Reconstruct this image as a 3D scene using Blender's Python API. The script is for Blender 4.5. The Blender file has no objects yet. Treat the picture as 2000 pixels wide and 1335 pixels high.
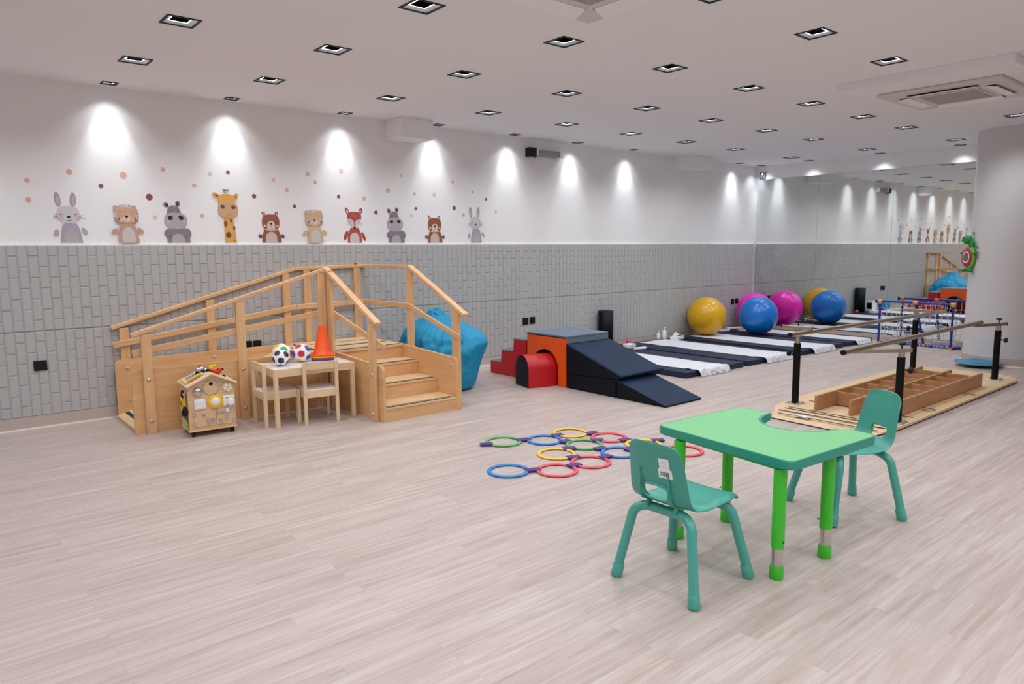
import bpy, bmesh, math, random
from mathutils import Vector, Matrix, Euler, noise
random.seed(7)
PI = math.pi
SC = bpy.context.scene
COL = SC.collection

# ------------------------------------------------------------------ room frame
CEIL = 2.84          # ceiling height
WY = 6.99            # wall with the animal stickers
WX = 11.45           # wall with the mirrors
LX, FY = -3.2, -4.2  # the walls behind and beside the camera
PY = 6.965           # face of the padded wall panels

# ------------------------------------------------------------------ materials
def lin(c):
    c = c / 255.0
    return c / 12.92 if c <= 0.04045 else ((c + 0.055) / 1.055) ** 2.4
def rgb(h):
    h = h.lstrip('#')
    return tuple(lin(int(h[i:i + 2], 16)) for i in (0, 2, 4)) + (1.0,)
def new_mat(name):
    m = bpy.data.materials.new(name); m.use_nodes = True
    nt = m.node_tree
    return m, nt, nt.nodes['Principled BSDF']
def node(nt, kind, **kw):
    n = nt.nodes.new(kind)
    for k, v in kw.items(): setattr(n, k, v)
    return n
def mat(name, col, rough=0.5, metal=0.0, var=0.05, vscale=9.0, bump=0.0, bscale=60.0, coat=0.0, spec=0.5, trans=0.0, sheen=0.0):
    m, nt, b = new_mat(name)
    c = rgb(col)
    b.inputs['Roughness'].default_value = rough
    b.inputs['Metallic'].default_value = metal
    b.inputs['Coat Weight'].default_value = coat; b.inputs['Coat Roughness'].default_value = 0.07
    b.inputs['Specular IOR Level'].default_value = spec
    b.inputs['Transmission Weight'].default_value = trans
    b.inputs['Sheen Weight'].default_value = sheen
    tc = node(nt, 'ShaderNodeTexCoord')
    n = node(nt, 'ShaderNodeTexNoise'); n.inputs['Scale'].default_value = vscale; n.inputs['Detail'].default_value = 3
    nt.links.new(tc.outputs['Object'], n.inputs['Vector'])
    mx = node(nt, 'ShaderNodeMix', data_type='RGBA')
    mx.inputs['A'].default_value = tuple(max(0, x * (1 - var)) for x in c[:3]) + (1,)
    mx.inputs['B'].default_value = tuple(min(1, x * (1 + var)) for x in c[:3]) + (1,)
    nt.links.new(n.outputs['Fac'], mx.inputs['Factor'])
    nt.links.new(mx.outputs['Result'], b.inputs['Base Color'])
    if bump:
        n2 = node(nt, 'ShaderNodeTexNoise'); n2.inputs['Scale'].default_value = bscale
        nt.links.new(tc.outputs['Object'], n2.inputs['Vector'])
        bp = node(nt, 'ShaderNodeBump'); bp.inputs['Strength'].default_value = bump; bp.inputs['Distance'].default_value = 0.01
        nt.links.new(n2.outputs['Fac'], bp.inputs['Height']); nt.links.new(bp.outputs['Normal'], b.inputs['Normal'])
    return m
def wood(name, c1, c2, axis='x', rough=0.45, knots=0.35):
    """pale wood whose grain runs along one axis of the object"""
    m, nt, b = new_mat(name)
    tc = node(nt, 'ShaderNodeTexCoord'); mp = node(nt, 'ShaderNodeMapping')
    sc = {'x': (1.2, 26, 26), 'y': (26, 1.2, 26), 'z': (26, 26, 1.2)}[axis]
    mp.inputs['Scale'].default_value = sc
    nt.links.new(tc.outputs['Object'], mp.inputs['Vector'])
    n = node(nt, 'ShaderNodeTexNoise'); n.inputs['Scale'].default_value = 1.6; n.inputs['Detail'].default_value = 6; n.inputs['Roughness'].default_value = 0.6
    n.inputs['Distortion'].default_value = 0.6
    nt.links.new(mp.outputs['Vector'], n.inputs['Vector'])
    cr = node(nt, 'ShaderNodeValToRGB')
    cr.color_ramp.elements[0].position = 0.3; cr.color_ramp.elements[0].color = rgb(c2)
    cr.color_ramp.elements[1].position = 0.68; cr.color_ramp.elements[1].color = rgb(c1)
    nt.links.new(n.outputs['Fac'], cr.inputs['Fac'])
    mp2 = node(nt, 'ShaderNodeMapping'); mp2.inputs['Scale'].default_value = tuple(max(1.3, s * 0.22) for s in sc)
    nt.links.new(tc.outputs['Object'], mp2.inputs['Vector'])
    n2 = node(nt, 'ShaderNodeTexNoise'); n2.inputs['Scale'].default_value = 1.4; n2.inputs['Detail'].default_value = 2
    nt.links.new(mp2.outputs['Vector'], n2.inputs['Vector'])
    mx = node(nt, 'ShaderNodeMix', data_type='RGBA', blend_type='MULTIPLY')
    mx.inputs['Factor'].default_value = knots
    cr2 = node(nt, 'ShaderNodeValToRGB'); cr2.color_ramp.elements[0].position = 0.3; cr2.color_ramp.elements[0].color = (0.72, 0.6, 0.48, 1)
    cr2.color_ramp.elements[1].position = 0.6
    nt.links.new(n2.outputs['Fac'], cr2.inputs['Fac'])
    nt.links.new(cr.outputs['Color'], mx.inputs['A']); nt.links.new(cr2.outputs['Color'], mx.inputs['B'])
    nt.links.new(mx.outputs['Result'], b.inputs['Base Color'])
    b.inputs['Roughness'].default_value = rough
    return m
def emit(name, col, strength):
    m, nt, b = new_mat(name)
    b.inputs['Base Color'].default_value = rgb(col)
    b.inputs['Emission Color'].default_value = rgb(col); b.inputs['Emission Strength'].default_value = strength
    return m
def floor_material():
    m, nt, b = new_mat('vinyl_plank_floor')
    tc = node(nt, 'ShaderNodeTexCoord')
    br = node(nt, 'ShaderNodeTexBrick'); br.offset = 0.37; br.offset_frequency = 2
    br.inputs['Color1'].default_value = (0.0, 0.0, 0.0, 1); br.inputs['Color2'].default_value = (1, 1, 1, 1)
    br.inputs['Mortar'].default_value = (0.5, 0.5, 0.5, 1)
    br.inputs['Scale'].default_value = 1.0; br.inputs['Brick Width'].default_value = 0.92; br.inputs['Row Height'].default_value = 0.072
    br.inputs['Mortar Size'].default_value = 0.0008; br.inputs['Bias'].default_value = 0.0
    nt.links.new(tc.outputs['Object'], br.inputs['Vector'])
    base = node(nt, 'ShaderNodeMix', data_type='RGBA')
    base.inputs['A'].default_value = rgb('#BFB1AB'); base.inputs['B'].default_value = rgb('#CABDB7')
    nt.links.new(br.outputs['Color'], base.inputs['Factor'])
    mp = node(nt, 'ShaderNodeMapping'); mp.inputs['Scale'].default_value = (1.3, 24, 1)
    nt.links.new(tc.outputs['Object'], mp.inputs['Vector'])
    # shift the grain from plank to plank
    ad = node(nt, 'ShaderNodeVectorMath', operation='MULTIPLY_ADD'); ad.inputs[1].default_value = (37, 11, 0)
    nt.links.new(br.outputs['Color'], ad.inputs[0]); nt.links.new(mp.outputs['Vector'], ad.inputs[2])
    n = node(nt, 'ShaderNodeTexNoise'); n.inputs['Scale'].default_value = 1.5; n.inputs['Detail'].default_value = 7; n.inputs['Roughness'].default_value = 0.62
    n.inputs['Distortion'].default_value = 0.5
    nt.links.new(ad.outputs['Vector'], n.inputs['Vector'])
    cr = node(nt, 'ShaderNodeValToRGB')
    cr.color_ramp.elements[0].position = 0.28; cr.color_ramp.elements[0].color = rgb('#D2C8C2')
    cr.color_ramp.elements[1].position = 0.66; cr.color_ramp.elements[1].color = (1, 1, 1, 1)
    nt.links.new(n.outputs['Fac'], cr.inputs['Fac'])
    mx = node(nt, 'ShaderNodeMix', data_type='RGBA', blend_type='MULTIPLY'); mx.inputs['Factor'].default_value = 0.8
    nt.links.new(base.outputs['Result'], mx.inputs['A']); nt.links.new(cr.outputs['Color'], mx.inputs['B'])
    mo = node(nt, 'ShaderNodeMix', data_type='RGBA'); mo.inputs['B'].default_value = rgb('#A99C95')
    nt.links.new(br.outputs['Fac'], mo.inputs['Factor']); nt.links.new(mx.outputs['Result'], mo.inputs['A'])
    nt.links.new(mo.outputs['Result'], b.inputs['Base Color'])
    b.inputs['Roughness'].default_value = 0.42; b.inputs['Specular IOR Level'].default_value = 0.35
    return m

M = {}
M['floor'] = floor_material()
M['wall'] = mat('wall_paint', '#EEEDEE', 0.75, var=0.012, vscale=2)
M['ceil'] = mat('ceiling_paint', '#EAE9EC', 0.85, var=0.012, vscale=1)
M['panel'] = mat('padded_panel_grey', '#B4B4B4', 0.6, var=0.03, vscale=3)
M['base'] = mat('baseboard_vinyl', '#BFB0A8', 0.5, var=0.03)
M['caulk'] = mat('white_sealant', '#F2EEEA', 0.5, var=0.01)
M['column'] = mat('column_paint', '#CFCCCD', 0.7, var=0.012, vscale=2)
M['white'] = mat('white_plastic', '#EEEEF0', 0.4, var=0.015)
M['offwhite'] = mat('ac_plastic', '#CFCBC8', 0.45, var=0.015)
M['black'] = mat('black_plastic', '#0C0C10', 0.4, spec=0.3, var=0.1)
M['blackpost'] = mat('black_steel', '#070709', 0.4, spec=0.2, var=0.1)
M['rim'] = mat('downlight_rim', '#0D0F13', 0.5, var=0.05, spec=0.2)
M['reflector'] = mat('downlight_reflector', '#CFDAE2', 0.25, var=0.03, coat=0.5)
M['lamp'] = emit('downlight_lamp_glow', '#E6F2FF', 20.0)
M['mirror'] = None
m, nt, b = new_mat('mirror_glass'); b.inputs['Base Color'].default_value = (0.79, 0.83, 0.815, 1); b.inputs['Metallic'].default_value = 1; b.inputs['Roughness'].default_value = 0.012
M['mirror'] = m
M['glassedge'] = mat('mirror_edge', '#6D8580', 0.3)
M['chrome'] = mat('chrome', '#D2CCC6', 0.2, metal=1.0, var=0.02)
M['steel'] = mat('brushed_steel', '#B9AC9E', 0.3, metal=1.0, var=0.05, vscale=30)
M['zinc'] = mat('zinc_bolt', '#C4C6CC', 0.3, metal=1.0)
WC = ('#E3BA8A', '#D8A774')
for ax in 'xyz':
    M['wood_' + ax] = wood('beech_' + ax, WC[0], WC[1], ax)
    M['rail_' + ax] = wood('rail_pine_' + ax, '#E6BE90', '#DAAB78', ax)
    M['pine_' + ax] = wood('pale_pine_' + ax, '#EAD2AE', '#E0C29A', ax, knots=0.2)
    M['ply_' + ax] = wood('birch_ply_' + ax, '#E6CAA2', '#DCB98C', ax, knots=0.25)
    M['lad_' + ax] = wood('ladder_beech_' + ax, '#BE9068', '#AC7C54', ax, knots=0.3)
M['house'] = wood('toy_house_ply', '#E3C096', '#DAB385', 'x', knots=0.15)
M['grip'] = mat('grip_strip_black', '#2A2A30', 0.8)
M['tablewhite'] = mat('white_laminate', '#E6E4E8', 0.3, var=0.01)
M['teal'] = mat('teal_chair_plastic', '#429C8D', 0.33, var=0.03, bump=0.03, bscale=400)
M['tealtube'] = mat('teal_tube_paint', '#4BA596', 0.25, var=0.03)
M['gtop'] = mat('light_green_laminate', '#7CCC8A', 0.28, var=0.015)
M['gedge'] = mat('green_edge_band', '#2A9480', 0.4, var=0.02)
M['gleg'] = mat('bright_green_leg', '#3DC32C', 0.28, var=0.02)
M['navy'] = mat('navy_vinyl', '#1A2C46', 0.6, spec=0.15, var=0.06, vscale=5, bump=0.05, bscale=25)
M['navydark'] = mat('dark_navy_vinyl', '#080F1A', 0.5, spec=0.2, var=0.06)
M['greyvinyl'] = mat('grey_blue_vinyl', '#68788A', 0.5, spec=0.3, var=0.04)
M['orange'] = mat('orange_vinyl', '#E0560A', 0.42, var=0.05, vscale=4, bump=0.04, bscale=20)
M['red'] = mat('red_vinyl', '#BC0818', 0.38, var=0.06, vscale=4, bump=0.05, bscale=20)
M['matnavy'] = mat('mat_navy', '#242C46', 0.55, spec=0.25, var=0.06, vscale=4)
M['paper'] = mat('white_paper_sheet', '#DADDE2', 0.8, var=0.015)
M['beanblue'] = mat('bean_bag_fabric', '#008CBA', 0.6, var=0.05, vscale=4, bump=0.2, bscale=12)
M['yball'] = mat('yellow_ball_rubber', '#E4AC00', 0.3, var=0.06, vscale=5, coat=0.4)
M['pball'] = mat('pink_ball_rubber', '#FF12BE', 0.3, var=0.04, vscale=5, coat=0.4)
M['bball'] = mat('blue_ball_rubber', '#0074CE', 0.3, var=0.05, vscale=5, coat=0.4)
M['hred'] = mat('red_ring_plastic', '#E8505A', 0.4)
M['hblue'] = mat('blue_ring_plastic', '#1080CE', 0.4)
M['hyel'] = mat('yellow_ring_plastic', '#F6C628', 0.4)
M['hgreen'] = mat('green_ring_plastic', '#53B256', 0.4)
M['purple'] = mat('purple_clip_plastic', '#4A2A80', 0.5)
M['goalblue'] = mat('goal_blue_plastic', '#17329E', 0.3)
M['goalorange'] = mat('goal_orange_joint', '#FF9A2A', 0.4)
M['net'] = mat('white_net_cord', '#ECEBEA', 0.8)
M['cyan'] = mat('board_blue_plastic', '#0C84B2', 0.4)
M['boardgrey'] = mat('board_grey_rim', '#7D92A0', 0.4)
M['c_orange'] = mat('cone_orange', '#FF5A0E', 0.35); M['c_yel'] = mat('cone_yellow_green', '#C8C800', 0.35)
M['c_red'] = mat('cone_red', '#C81E28', 0.35); M['c_blue'] = mat('cone_blue', '#2446B4', 0.35)
M['s_black'] = mat('ball_black', '#20222E', 0.35); M['s_white'] = mat('ball_white', '#F0F0F2', 0.35)
M['s_red'] = mat('ball_red', '#D81C3C', 0.35); M['s_blue'] = mat('ball_blue', '#1650B4', 0.35); M['s_yel'] = mat('ball_yellow', '#FFD000', 0.35)
M['s_green'] = mat('ball_green', '#28B25A', 0.35); M['s_orange'] = mat('ball_orange', '#FF7A30', 0.35)
M['yellow'] = mat('toy_yellow', '#F8C800', 0.35); M['toyred'] = mat('toy_red', '#D82828', 0.35); M['toyblue'] = mat('toy_blue', '#2A6AD0', 0.35)
M['toygreen'] = mat('toy_lime', '#7ACC28', 0.35); M['toyteal'] = mat('toy_teal', '#28B0B8', 0.35); M['toyorange'] = mat('toy_orange', '#F88038', 0.35)
M['silver'] = mat('toy_silver', '#B8BCC4', 0.28, metal=0.8)
M['dino'] = mat('dino_green_fabric', '#1F8A42', 0.6); M['dinolight'] = mat('dino_light_green', '#6CB848', 0.6)
M['pinkrub'] = mat('pink_rubber', '#E2306C', 0.4)
M['magenta'] = mat('magenta_cap', '#C01A90', 0.4)
M['darkglass'] = mat('dark_screen', '#101216', 0.2)
M['clear'] = mat('clear_lens', '#D8D8DE', 0.15, var=0.01, trans=0.75)
M['sensor'] = mat('sensor_blue_grey', '#4F5C72', 0.4)
M['grille'] = mat('ac_grille', '#B4AEA8', 0.6)
M['slot'] = mat('ac_slot_dark', '#3A3A42', 0.5)

# ------------------------------------------------------------------ mesh builder
class B:
    def __init__(s): s.bm = bmesh.new(); s.mi = 0
    def _tag(s, faces):
        for f in faces: f.material_index = s.mi
    def box(s, x0, x1, y0, y1, z0, z1, bev=0.0, seg=2, mat=None):
        bm = s.bm
        v = [bm.verts.new((x, y, z)) for z in (z0, z1) for y in (y0, y1) for x in (x0, x1)]
        idx = [(0, 2, 3, 1), (4, 5, 7, 6), (0, 1, 5, 4), (2, 6, 7, 3), (0, 4, 6, 2), (1, 3, 7, 5)]
        f = [bm.faces.new([v[i] for i in q]) for q in idx]
        s._tag(f)
        if bev:
            es = list({e for q in f for e in q.edges})
            r = bmesh.ops.bevel(bm, geom=es, offset=bev, segments=seg, affect='EDGES', profile=0.5)
            s._tag(r['faces']); v = list({w for q in r['faces'] for w in q.verts} | {w for w in v if w.is_valid})
        if mat is not None: bmesh.ops.transform(bm, matrix=mat, verts=[w for w in v if w.is_valid])
        return v
    def rbox(s, c, size, rot=(0, 0, 0), bev=0.0, seg=2):
        a, b, d = (q / 2 for q in size)
        return s.box(-a, a, -b, b, -d, d, bev, seg, Matrix.Translation(c) @ Euler(rot).to_matrix().to_4x4())
    def beam(s, p, q, w, h, bev=0.0, up=(0, 0, 1)):
        """a bar with a w x h section from p to q"""
        p, q = Vector(p), Vector(q); d = q - p; L = d.length; x = d / L
        y = Vector(up).cross(x).normalized(); z = x.cross(y)
        mt = Matrix((x, y, z)).transposed().to_4x4(); mt.translation = (p + q) / 2
        return s.box(-L / 2, L / 2, -w / 2, w / 2, -h / 2, h / 2, bev, 2, mt)
    def tube(s, pts, r, seg=12, closed=False, caps=True, radii=None):
        bm = s.bm; pts = [Vector(p) for p in pts]; n = len(pts)
        rings = []; prev = None
        for i, p in enumerate(pts):
            if closed: t = (pts[(i + 1) % n] - pts[i - 1]).normalized()
            elif i == 0: t = (pts[1] - p).normalized()
            elif i == n - 1: t = (p - pts[i - 1]).normalized()
            else: t = ((pts[i + 1] - p).normalized() + (p - pts[i - 1]).normalized()).normalized()
            if prev is None:
                a = Vector((0, 0, 1)) if abs(t.z) < 0.9 else Vector((1, 0, 0))
                nn = (a - t * a.dot(t)).normalized()
            else: nn = (prev - t * prev.dot(t)).normalized()
            prev = nn; bb = t.cross(nn); rr = radii[i] if radii else r
            rings.append([bm.verts.new(p + (nn * math.cos(2 * PI * k / seg) + bb * math.sin(2 * PI * k / seg)) * rr) for k in range(seg)])
        fs = []
        m = n if closed else n - 1
        for i in range(m):
            A, C = rings[i], rings[(i + 1) % n]
            for k in range(seg): fs.append(bm.faces.new((A[k], A[(k + 1) % seg], C[(k + 1) % seg], C[k])))
        if caps and not closed:
            fs.append(bm.faces.new(rings[0][::-1])); fs.append(bm.faces.new(rings[-1]))
        s._tag(fs); return fs
    def cyl(s, p, q, r, r2=None, seg=24): return s.tube([p, q], r, seg, radii=[r, r if r2 is None else r2])
    def lathe(s, prof, c=(0, 0, 0), seg=32, axis='z', rot=None):
        """profile of (radius, height) turned about an axis through c"""
        bm = s.bm; rings = []
        mt = Matrix.Translation(c)
        if axis == 'x': mt = mt @ Euler((0, PI / 2, 0)).to_matrix().to_4x4()
        if axis == 'y': mt = mt @ Euler((PI / 2, 0, 0)).to_matrix().to_4x4()
        if rot: mt = Matrix.Translation(c) @ Euler(rot).to_matrix().to_4x4()
        for r, h in prof:
            if r < 1e-6: rings.append([bm.verts.new(mt @ Vector((0, 0, h)))])
            else: rings.append([bm.verts.new(mt @ Vector((r * math.cos(2 * PI * k / seg), r * math.sin(2 * PI * k / seg), h))) for k in range(seg)])
        fs = []
        for A, C in zip(rings, rings[1:]):
            for k in range(seg):
                k2 = (k + 1) % seg
                if len(A) == 1 and len(C) == 1: continue
                if len(A) == 1: fs.append(bm.faces.new((A[0], C[k2], C[k])))
                elif len(C) == 1: fs.append(bm.faces.new((A[k], A[k2], C[0])))
                else: fs.append(bm.faces.new((A[k], A[k2], C[k2], C[k])))
        s._tag(fs); return fs
    def prism(s, poly, h0, h1, bev=0.0, mt=None, seg=2):
        """polygon in x,y pushed from height h0 to h1, then moved by mt"""
        bm = s.bm; n = len(poly)
        a = [bm.verts.new((p[0], p[1], h0)) for p in poly]; c = [bm.verts.new((p[0], p[1], h1)) for p in poly]
        fs = [bm.faces.new(a[::-1]), bm.faces.new(c)]
        for i in range(n): fs.append(bm.faces.new((a[i], a[(i + 1) % n], c[(i + 1) % n], c[i])))
        s._tag(fs); vs = a + c
        if bev:
            es = list({e for f in fs[:2] for e in f.edges})
            r = bmesh.ops.bevel(bm, geom=es, offset=bev, segments=seg, affect='EDGES', profile=0.5)
            s._tag(r['faces'])
            vs = [v for v in {v for f in fs if f.is_valid for v in f.verts} | {v for f in r['faces'] for v in f.verts} | {v for v in vs if v.is_valid}]
        if mt is not None: bmesh.ops.transform(bm, matrix=mt, verts=vs)
        return vs
    def ball(s, c, r, u=24, v=14, sc=(1, 1, 1), rot=(0, 0, 0)):
        mt = Matrix.Translation(c) @ Euler(rot).to_matrix().to_4x4() @ Matrix.Diagonal((sc[0], sc[1], sc[2], 1))
        g = bmesh.ops.create_uvsphere(s.bm, u_segments=u, v_segments=v, radius=r, matrix=mt)
        s._tag({f for w in g['verts'] for f in w.link_faces})
    def grid(s, fn, nu, nv, skip=None, closed_u=False):
        bm = s.bm
        P = [[bm.verts.new(fn(i / nu, j / nv)) for j in range(nv + 1)] for i in range(nu if closed_u else nu + 1)]
        fs = []
        for i in range(nu):
            for j in range(nv):
                if skip and skip((i + .5) / nu, (j + .5) / nv): continue
                a = P[i]; c = P[(i + 1) % len(P)]
                fs.append(bm.faces.new((a[j], c[j], c[j + 1], a[j + 1])))
        s._tag(fs); return fs

def xz(y):   # polygon (x,z) -> world, pushed along y : prism heights are -y
    return Matrix(((1, 0, 0, 0), (0, 0, -1, y), (0, 1, 0, 0), (0, 0, 0, 1)))
def yz(x):   # polygon (y,z) -> world, pushed along +x
    return Matrix(((0, 0, 1, x), (1, 0, 0, 0), (0, 1, 0, 0), (0, 0, 0, 1)))

def chain(o):
    m = Matrix.Identity(4)
    while o is not None:
        m = o.matrix_basis @ m; o = o.parent
    return m
def obj(name, b, mats, parent=None, smooth=None, local=False, origin=None):
    """link one mesh object; geometry is given in world space unless local"""
    bm = b.bm
    bmesh.ops.recalc_face_normals(bm, faces=bm.faces)
    if parent is not None:
        if not local: bmesh.ops.transform(bm, matrix=chain(parent).inverted(), verts=bm.verts)
        loc = None
    else:
        xs = [v.co for v in bm.verts]
        if origin is None:
            origin = Vector(((min(c.x for c in xs) + max(c.x for c in xs)) / 2, (min(c.y for c in xs) + max(c.y for c in xs)) / 2, min(c.z for c in xs)))
        loc = Vector(origin)
        if not local: bmesh.ops.translate(bm, vec=-loc, verts=bm.verts)
    me = bpy.data.meshes.new(name); bm.to_mesh(me); bm.free()
    for mm in (mats if isinstance(mats, (list, tuple)) else [mats]): me.materials.append(M[mm] if isinstance(mm, str) else mm)
    if smooth is not None:
        me.shade_smooth()
        if smooth: me.set_sharp_from_angle(angle=math.radians(smooth))
    o = bpy.data.objects.new(name, me); COL.objects.link(o)
    if parent is not None: o.parent = parent
    elif loc is not None: o.location = loc
    return o
def tag(o, label, cat, group=None):
    o['label'] = label; o['category'] = cat
    if group: o['group'] = group
    return o
def thing(name, label, cat, loc=(0, 0, 0), rotz=0.0, group=None):
    o = bpy.data.objects.new(name, None); COL.objects.link(o)
    o.location = loc; o.rotation_euler = (0, 0, rotz); o.empty_display_size = 0.1
    return tag(o, label, cat, group)
def dup(root, loc, rotz, label, skip=()):
    r = root.copy(); COL.objects.link(r); r.location = loc; r.rotation_euler = (0, 0, rotz); r['label'] = label
    def rec(src, dst):
        for ch in [c for c in src.children]:
            if ch.name.split('.')[0] in skip: continue
            c = ch.copy(); COL.objects.link(c); c.parent = dst
            rec(ch, c)
    rec(root, r)
    return r
def struct(name, b, m, smooth=None):
    o = obj(name, b, m, None, smooth); o['kind'] = 'structure'; return o
def fillet(pts, r, n=6):
    pts = [Vector(p) for p in pts]; out = [pts[0]]
    for a, p, c in zip(pts, pts[1:], pts[2:]):
        d1 = (a - p); d2 = (c - p); l = min(r, d1.length * .48, d2.length * .48)
        s, e = p + d1.normalized() * l, p + d2.normalized() * l
        for k in range(n + 1):
            t = k / n; out.append(s * (1 - t) ** 2 + p * 2 * t * (1 - t) + e * t * t)
    out.append(pts[-1]); return out
def rpoly(pts, r, n=5): # rounded 2D polygon; r a number or list
    out = []; N = len(pts)
    for i, p in enumerate(pts):
        rr = r[i] if isinstance(r, (list, tuple)) else r
        p = Vector(p); a = Vector(pts[i - 1]); c = Vector(pts[(i + 1) % N])
        if rr <= 0: out.append(tuple(p)); continue
        d1, d2 = a - p, c - p; l = min(rr, d1.length * .48, d2.length * .48)
        s, e = p + d1.normalized() * l, p + d2.normalized() * l
        for k in range(n + 1):
            t = k / n; q = s * (1 - t) ** 2 + p * 2 * t * (1 - t) + e * t * t; out.append((q.x, q.y))
    return out
def circ(cx, cy, r, n=24, a0=0, a1=2 * PI):
    full = abs(a1 - a0) > 6.28
    return [(cx + r * math.cos(a0 + (a1 - a0) * k / (n if full else n - 1)), cy + r * math.sin(a0 + (a1 - a0) * k / (n if full else n - 1))) for k in range(n)]
ORD = ['first', 'second', 'third', 'fourth', 'fifth', 'sixth', 'seventh', 'eighth', 'ninth', 'tenth', 'eleventh', 'twelfth']

# ================================================================== the room
b = B(); b.box(LX, WX, FY, WY, -0.1, 0); struct('floor', b, 'floor')
b = B(); b.box(LX - .1, WX + .1, WY, WY + .1, -.1, CEIL + .25); struct('wall_back', b, 'wall')
b = B(); b.box(WX, WX + .1, FY, WY, -.1, CEIL + .25); struct('wall_right', b, 'wall')
b = B(); b.box(LX - .1, LX, FY, WY, -.1, CEIL + .25); struct('wall_left', b, 'wall')
b = B(); b.box(LX - .1, WX + .1, FY - .1, FY, -.1, CEIL + .25); struct('wall_front', b, 'wall')

# downlight positions: columns along the animal wall, rows away from it
CX = [1.375, 2.375, 3.512, 4.657, 5.779, 6.872, 7.994, 9.137, 10.692]
RY = [6.835, 5.925, 4.772, 3.628, 2.459]
big = []      # (x, y, row, seen)
small = []
for c in (0, 1, 2, 3, 4, 5, 6, 8): small.append((CX[c], RY[0], 0))
for y in (6.80, 5.95, 4.84, 3.76): small.append((11.29, y, 1))
for r in (1, 2, 3):
    for c in range(9):
        if r == 3 and c == 0: continue
        big.append((CX[c], RY[r], r))
for c in (2, 3, 4): big.append((CX[c] + .02, RY[4], 4))
big.append((9.25, 2.56, 4))
HB, HS = 0.092, 0.053     # half size of the openings
holes = [(x, y, HB) for x, y, _ in big] + [(x, y, HS) for x, y, _ in small]
b = B()
xs = sorted({LX, WX} | {round(x + s * h, 4) for x, y, h in holes for s in (-1, 1)})
ys = sorted({FY, WY} | {round(y + s * h, 4) for x, y, h in holes for s in (-1, 1)})
V = {}
for i in range(len(xs) - 1):
    for j in range(len(ys) - 1):
        mx_, my_ = (xs[i] + xs[i + 1]) / 2, (ys[j] + ys[j + 1]) / 2
        if any(abs(mx_ - x) < h and abs(my_ - y) < h for x, y, h in holes): continue
        q = []
        for x, y in ((xs[i], ys[j]), (xs[i + 1], ys[j]), (xs[i + 1], ys[j + 1]), (xs[i], ys[j + 1])):
            if (x, y) not in V: V[(x, y)] = b.bm.verts.new((x, y, CEIL))
            q.append(V[(x, y)])
        b.bm.faces.new(q)
b.box(LX, WX, FY, WY, CEIL + .2, CEIL + .25)
struct('ceiling', b, 'ceil')

# boxed-in beam ends on the animal wall
for k, (x0, x1, z0, d) in enumerate(((4.06, 4.47, 2.635, .33), (9.1, 9.7, 2.655, .30))):
    b = B(); b.box(x0, x1, WY - d, WY, z0, CEIL, .004); struct('trim_%d' % (3 + k), b, 'wall')
# baseboard, the white sealant line, padded panels
b = B(); b.box(LX, WX, PY + .003, WY, 0, .103); struct('baseboard_back', b, 'base')
b = B(); b.box(LX, WX, PY - .006, PY + .003, 0, .009); struct('trim_5', b, 'caulk')
b = B(); b.box(WX - .022, WX, FY, WY - .03, 0, .09); struct('baseboard_right', b, 'base')
def padded(z0, z1, name, x0=LX, x1=WX - .03):
    b = B(); bm = b.bm; cw, th = 0.07, (z1 - z0) / 4
    ncol = int((x1 - x0) / cw)
    g, d, e = .0022, .007, .0055
    def tile(a, c, z, t):
        a += g; c -= g; z += g; t -= g
        o = [bm.verts.new(p) for p in ((a, PY + d, z), (c, PY + d, z), (c, PY + d, t), (a, PY + d, t))]
        i = [bm.verts.new(p) for p in ((a + e, PY, z + e), (c - e, PY, z + e), (c - e, PY, t - e), (a + e, PY, t - e))]
        bm.faces.new(i)
        for k in range(4): bm.faces.new((o[k], o[(k + 1) % 4], i[(k + 1) % 4], i[k]))
    off = x1 - ncol * cw
    for k in range(ncol):
        a = off + k * cw
        cuts = [z0 + th * i for i in range(5)] if k % 2 == 0 else [z0] + [z0 + th * (i + .5) for i in range(4)] + [z1]
        for z, t in zip(cuts, cuts[1:]): tile(a, a + cw, z, t)
    b.box(x0, x1, PY + d - .0005, WY, z0, z1)
    return struct(name, b, 'panel')
padded(.103, .806, 'trim_1'); padded(.809, 1.507, 'trim_2')
b = B(); b.box(LX, WX - .03, PY + .004, WY, 1.507, 1.5125); struct('trim_6', b, 'caulk')

# round column with its vinyl foot
CCX, CCY, CR = 10.462, 2.765, 0.5
b = B(); b.cyl((CCX, CCY, 0), (CCX, CCY, CEIL), CR, seg=72); struct('wall_column', b, 'column', 40)
b = B(); b.lathe([(CR + .012, .008), (CR + .012, .1), (CR - .002, .102)], (CCX, CCY, 0), 72); struct('baseboard_column', b, 'base', 40)
b = B(); b.lathe([(CR + .022, 0), (CR + .02, .008), (CR + .008, .01)], (CCX, CCY, 0), 72); struct('trim_7', b, 'caulk', 40)

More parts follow.
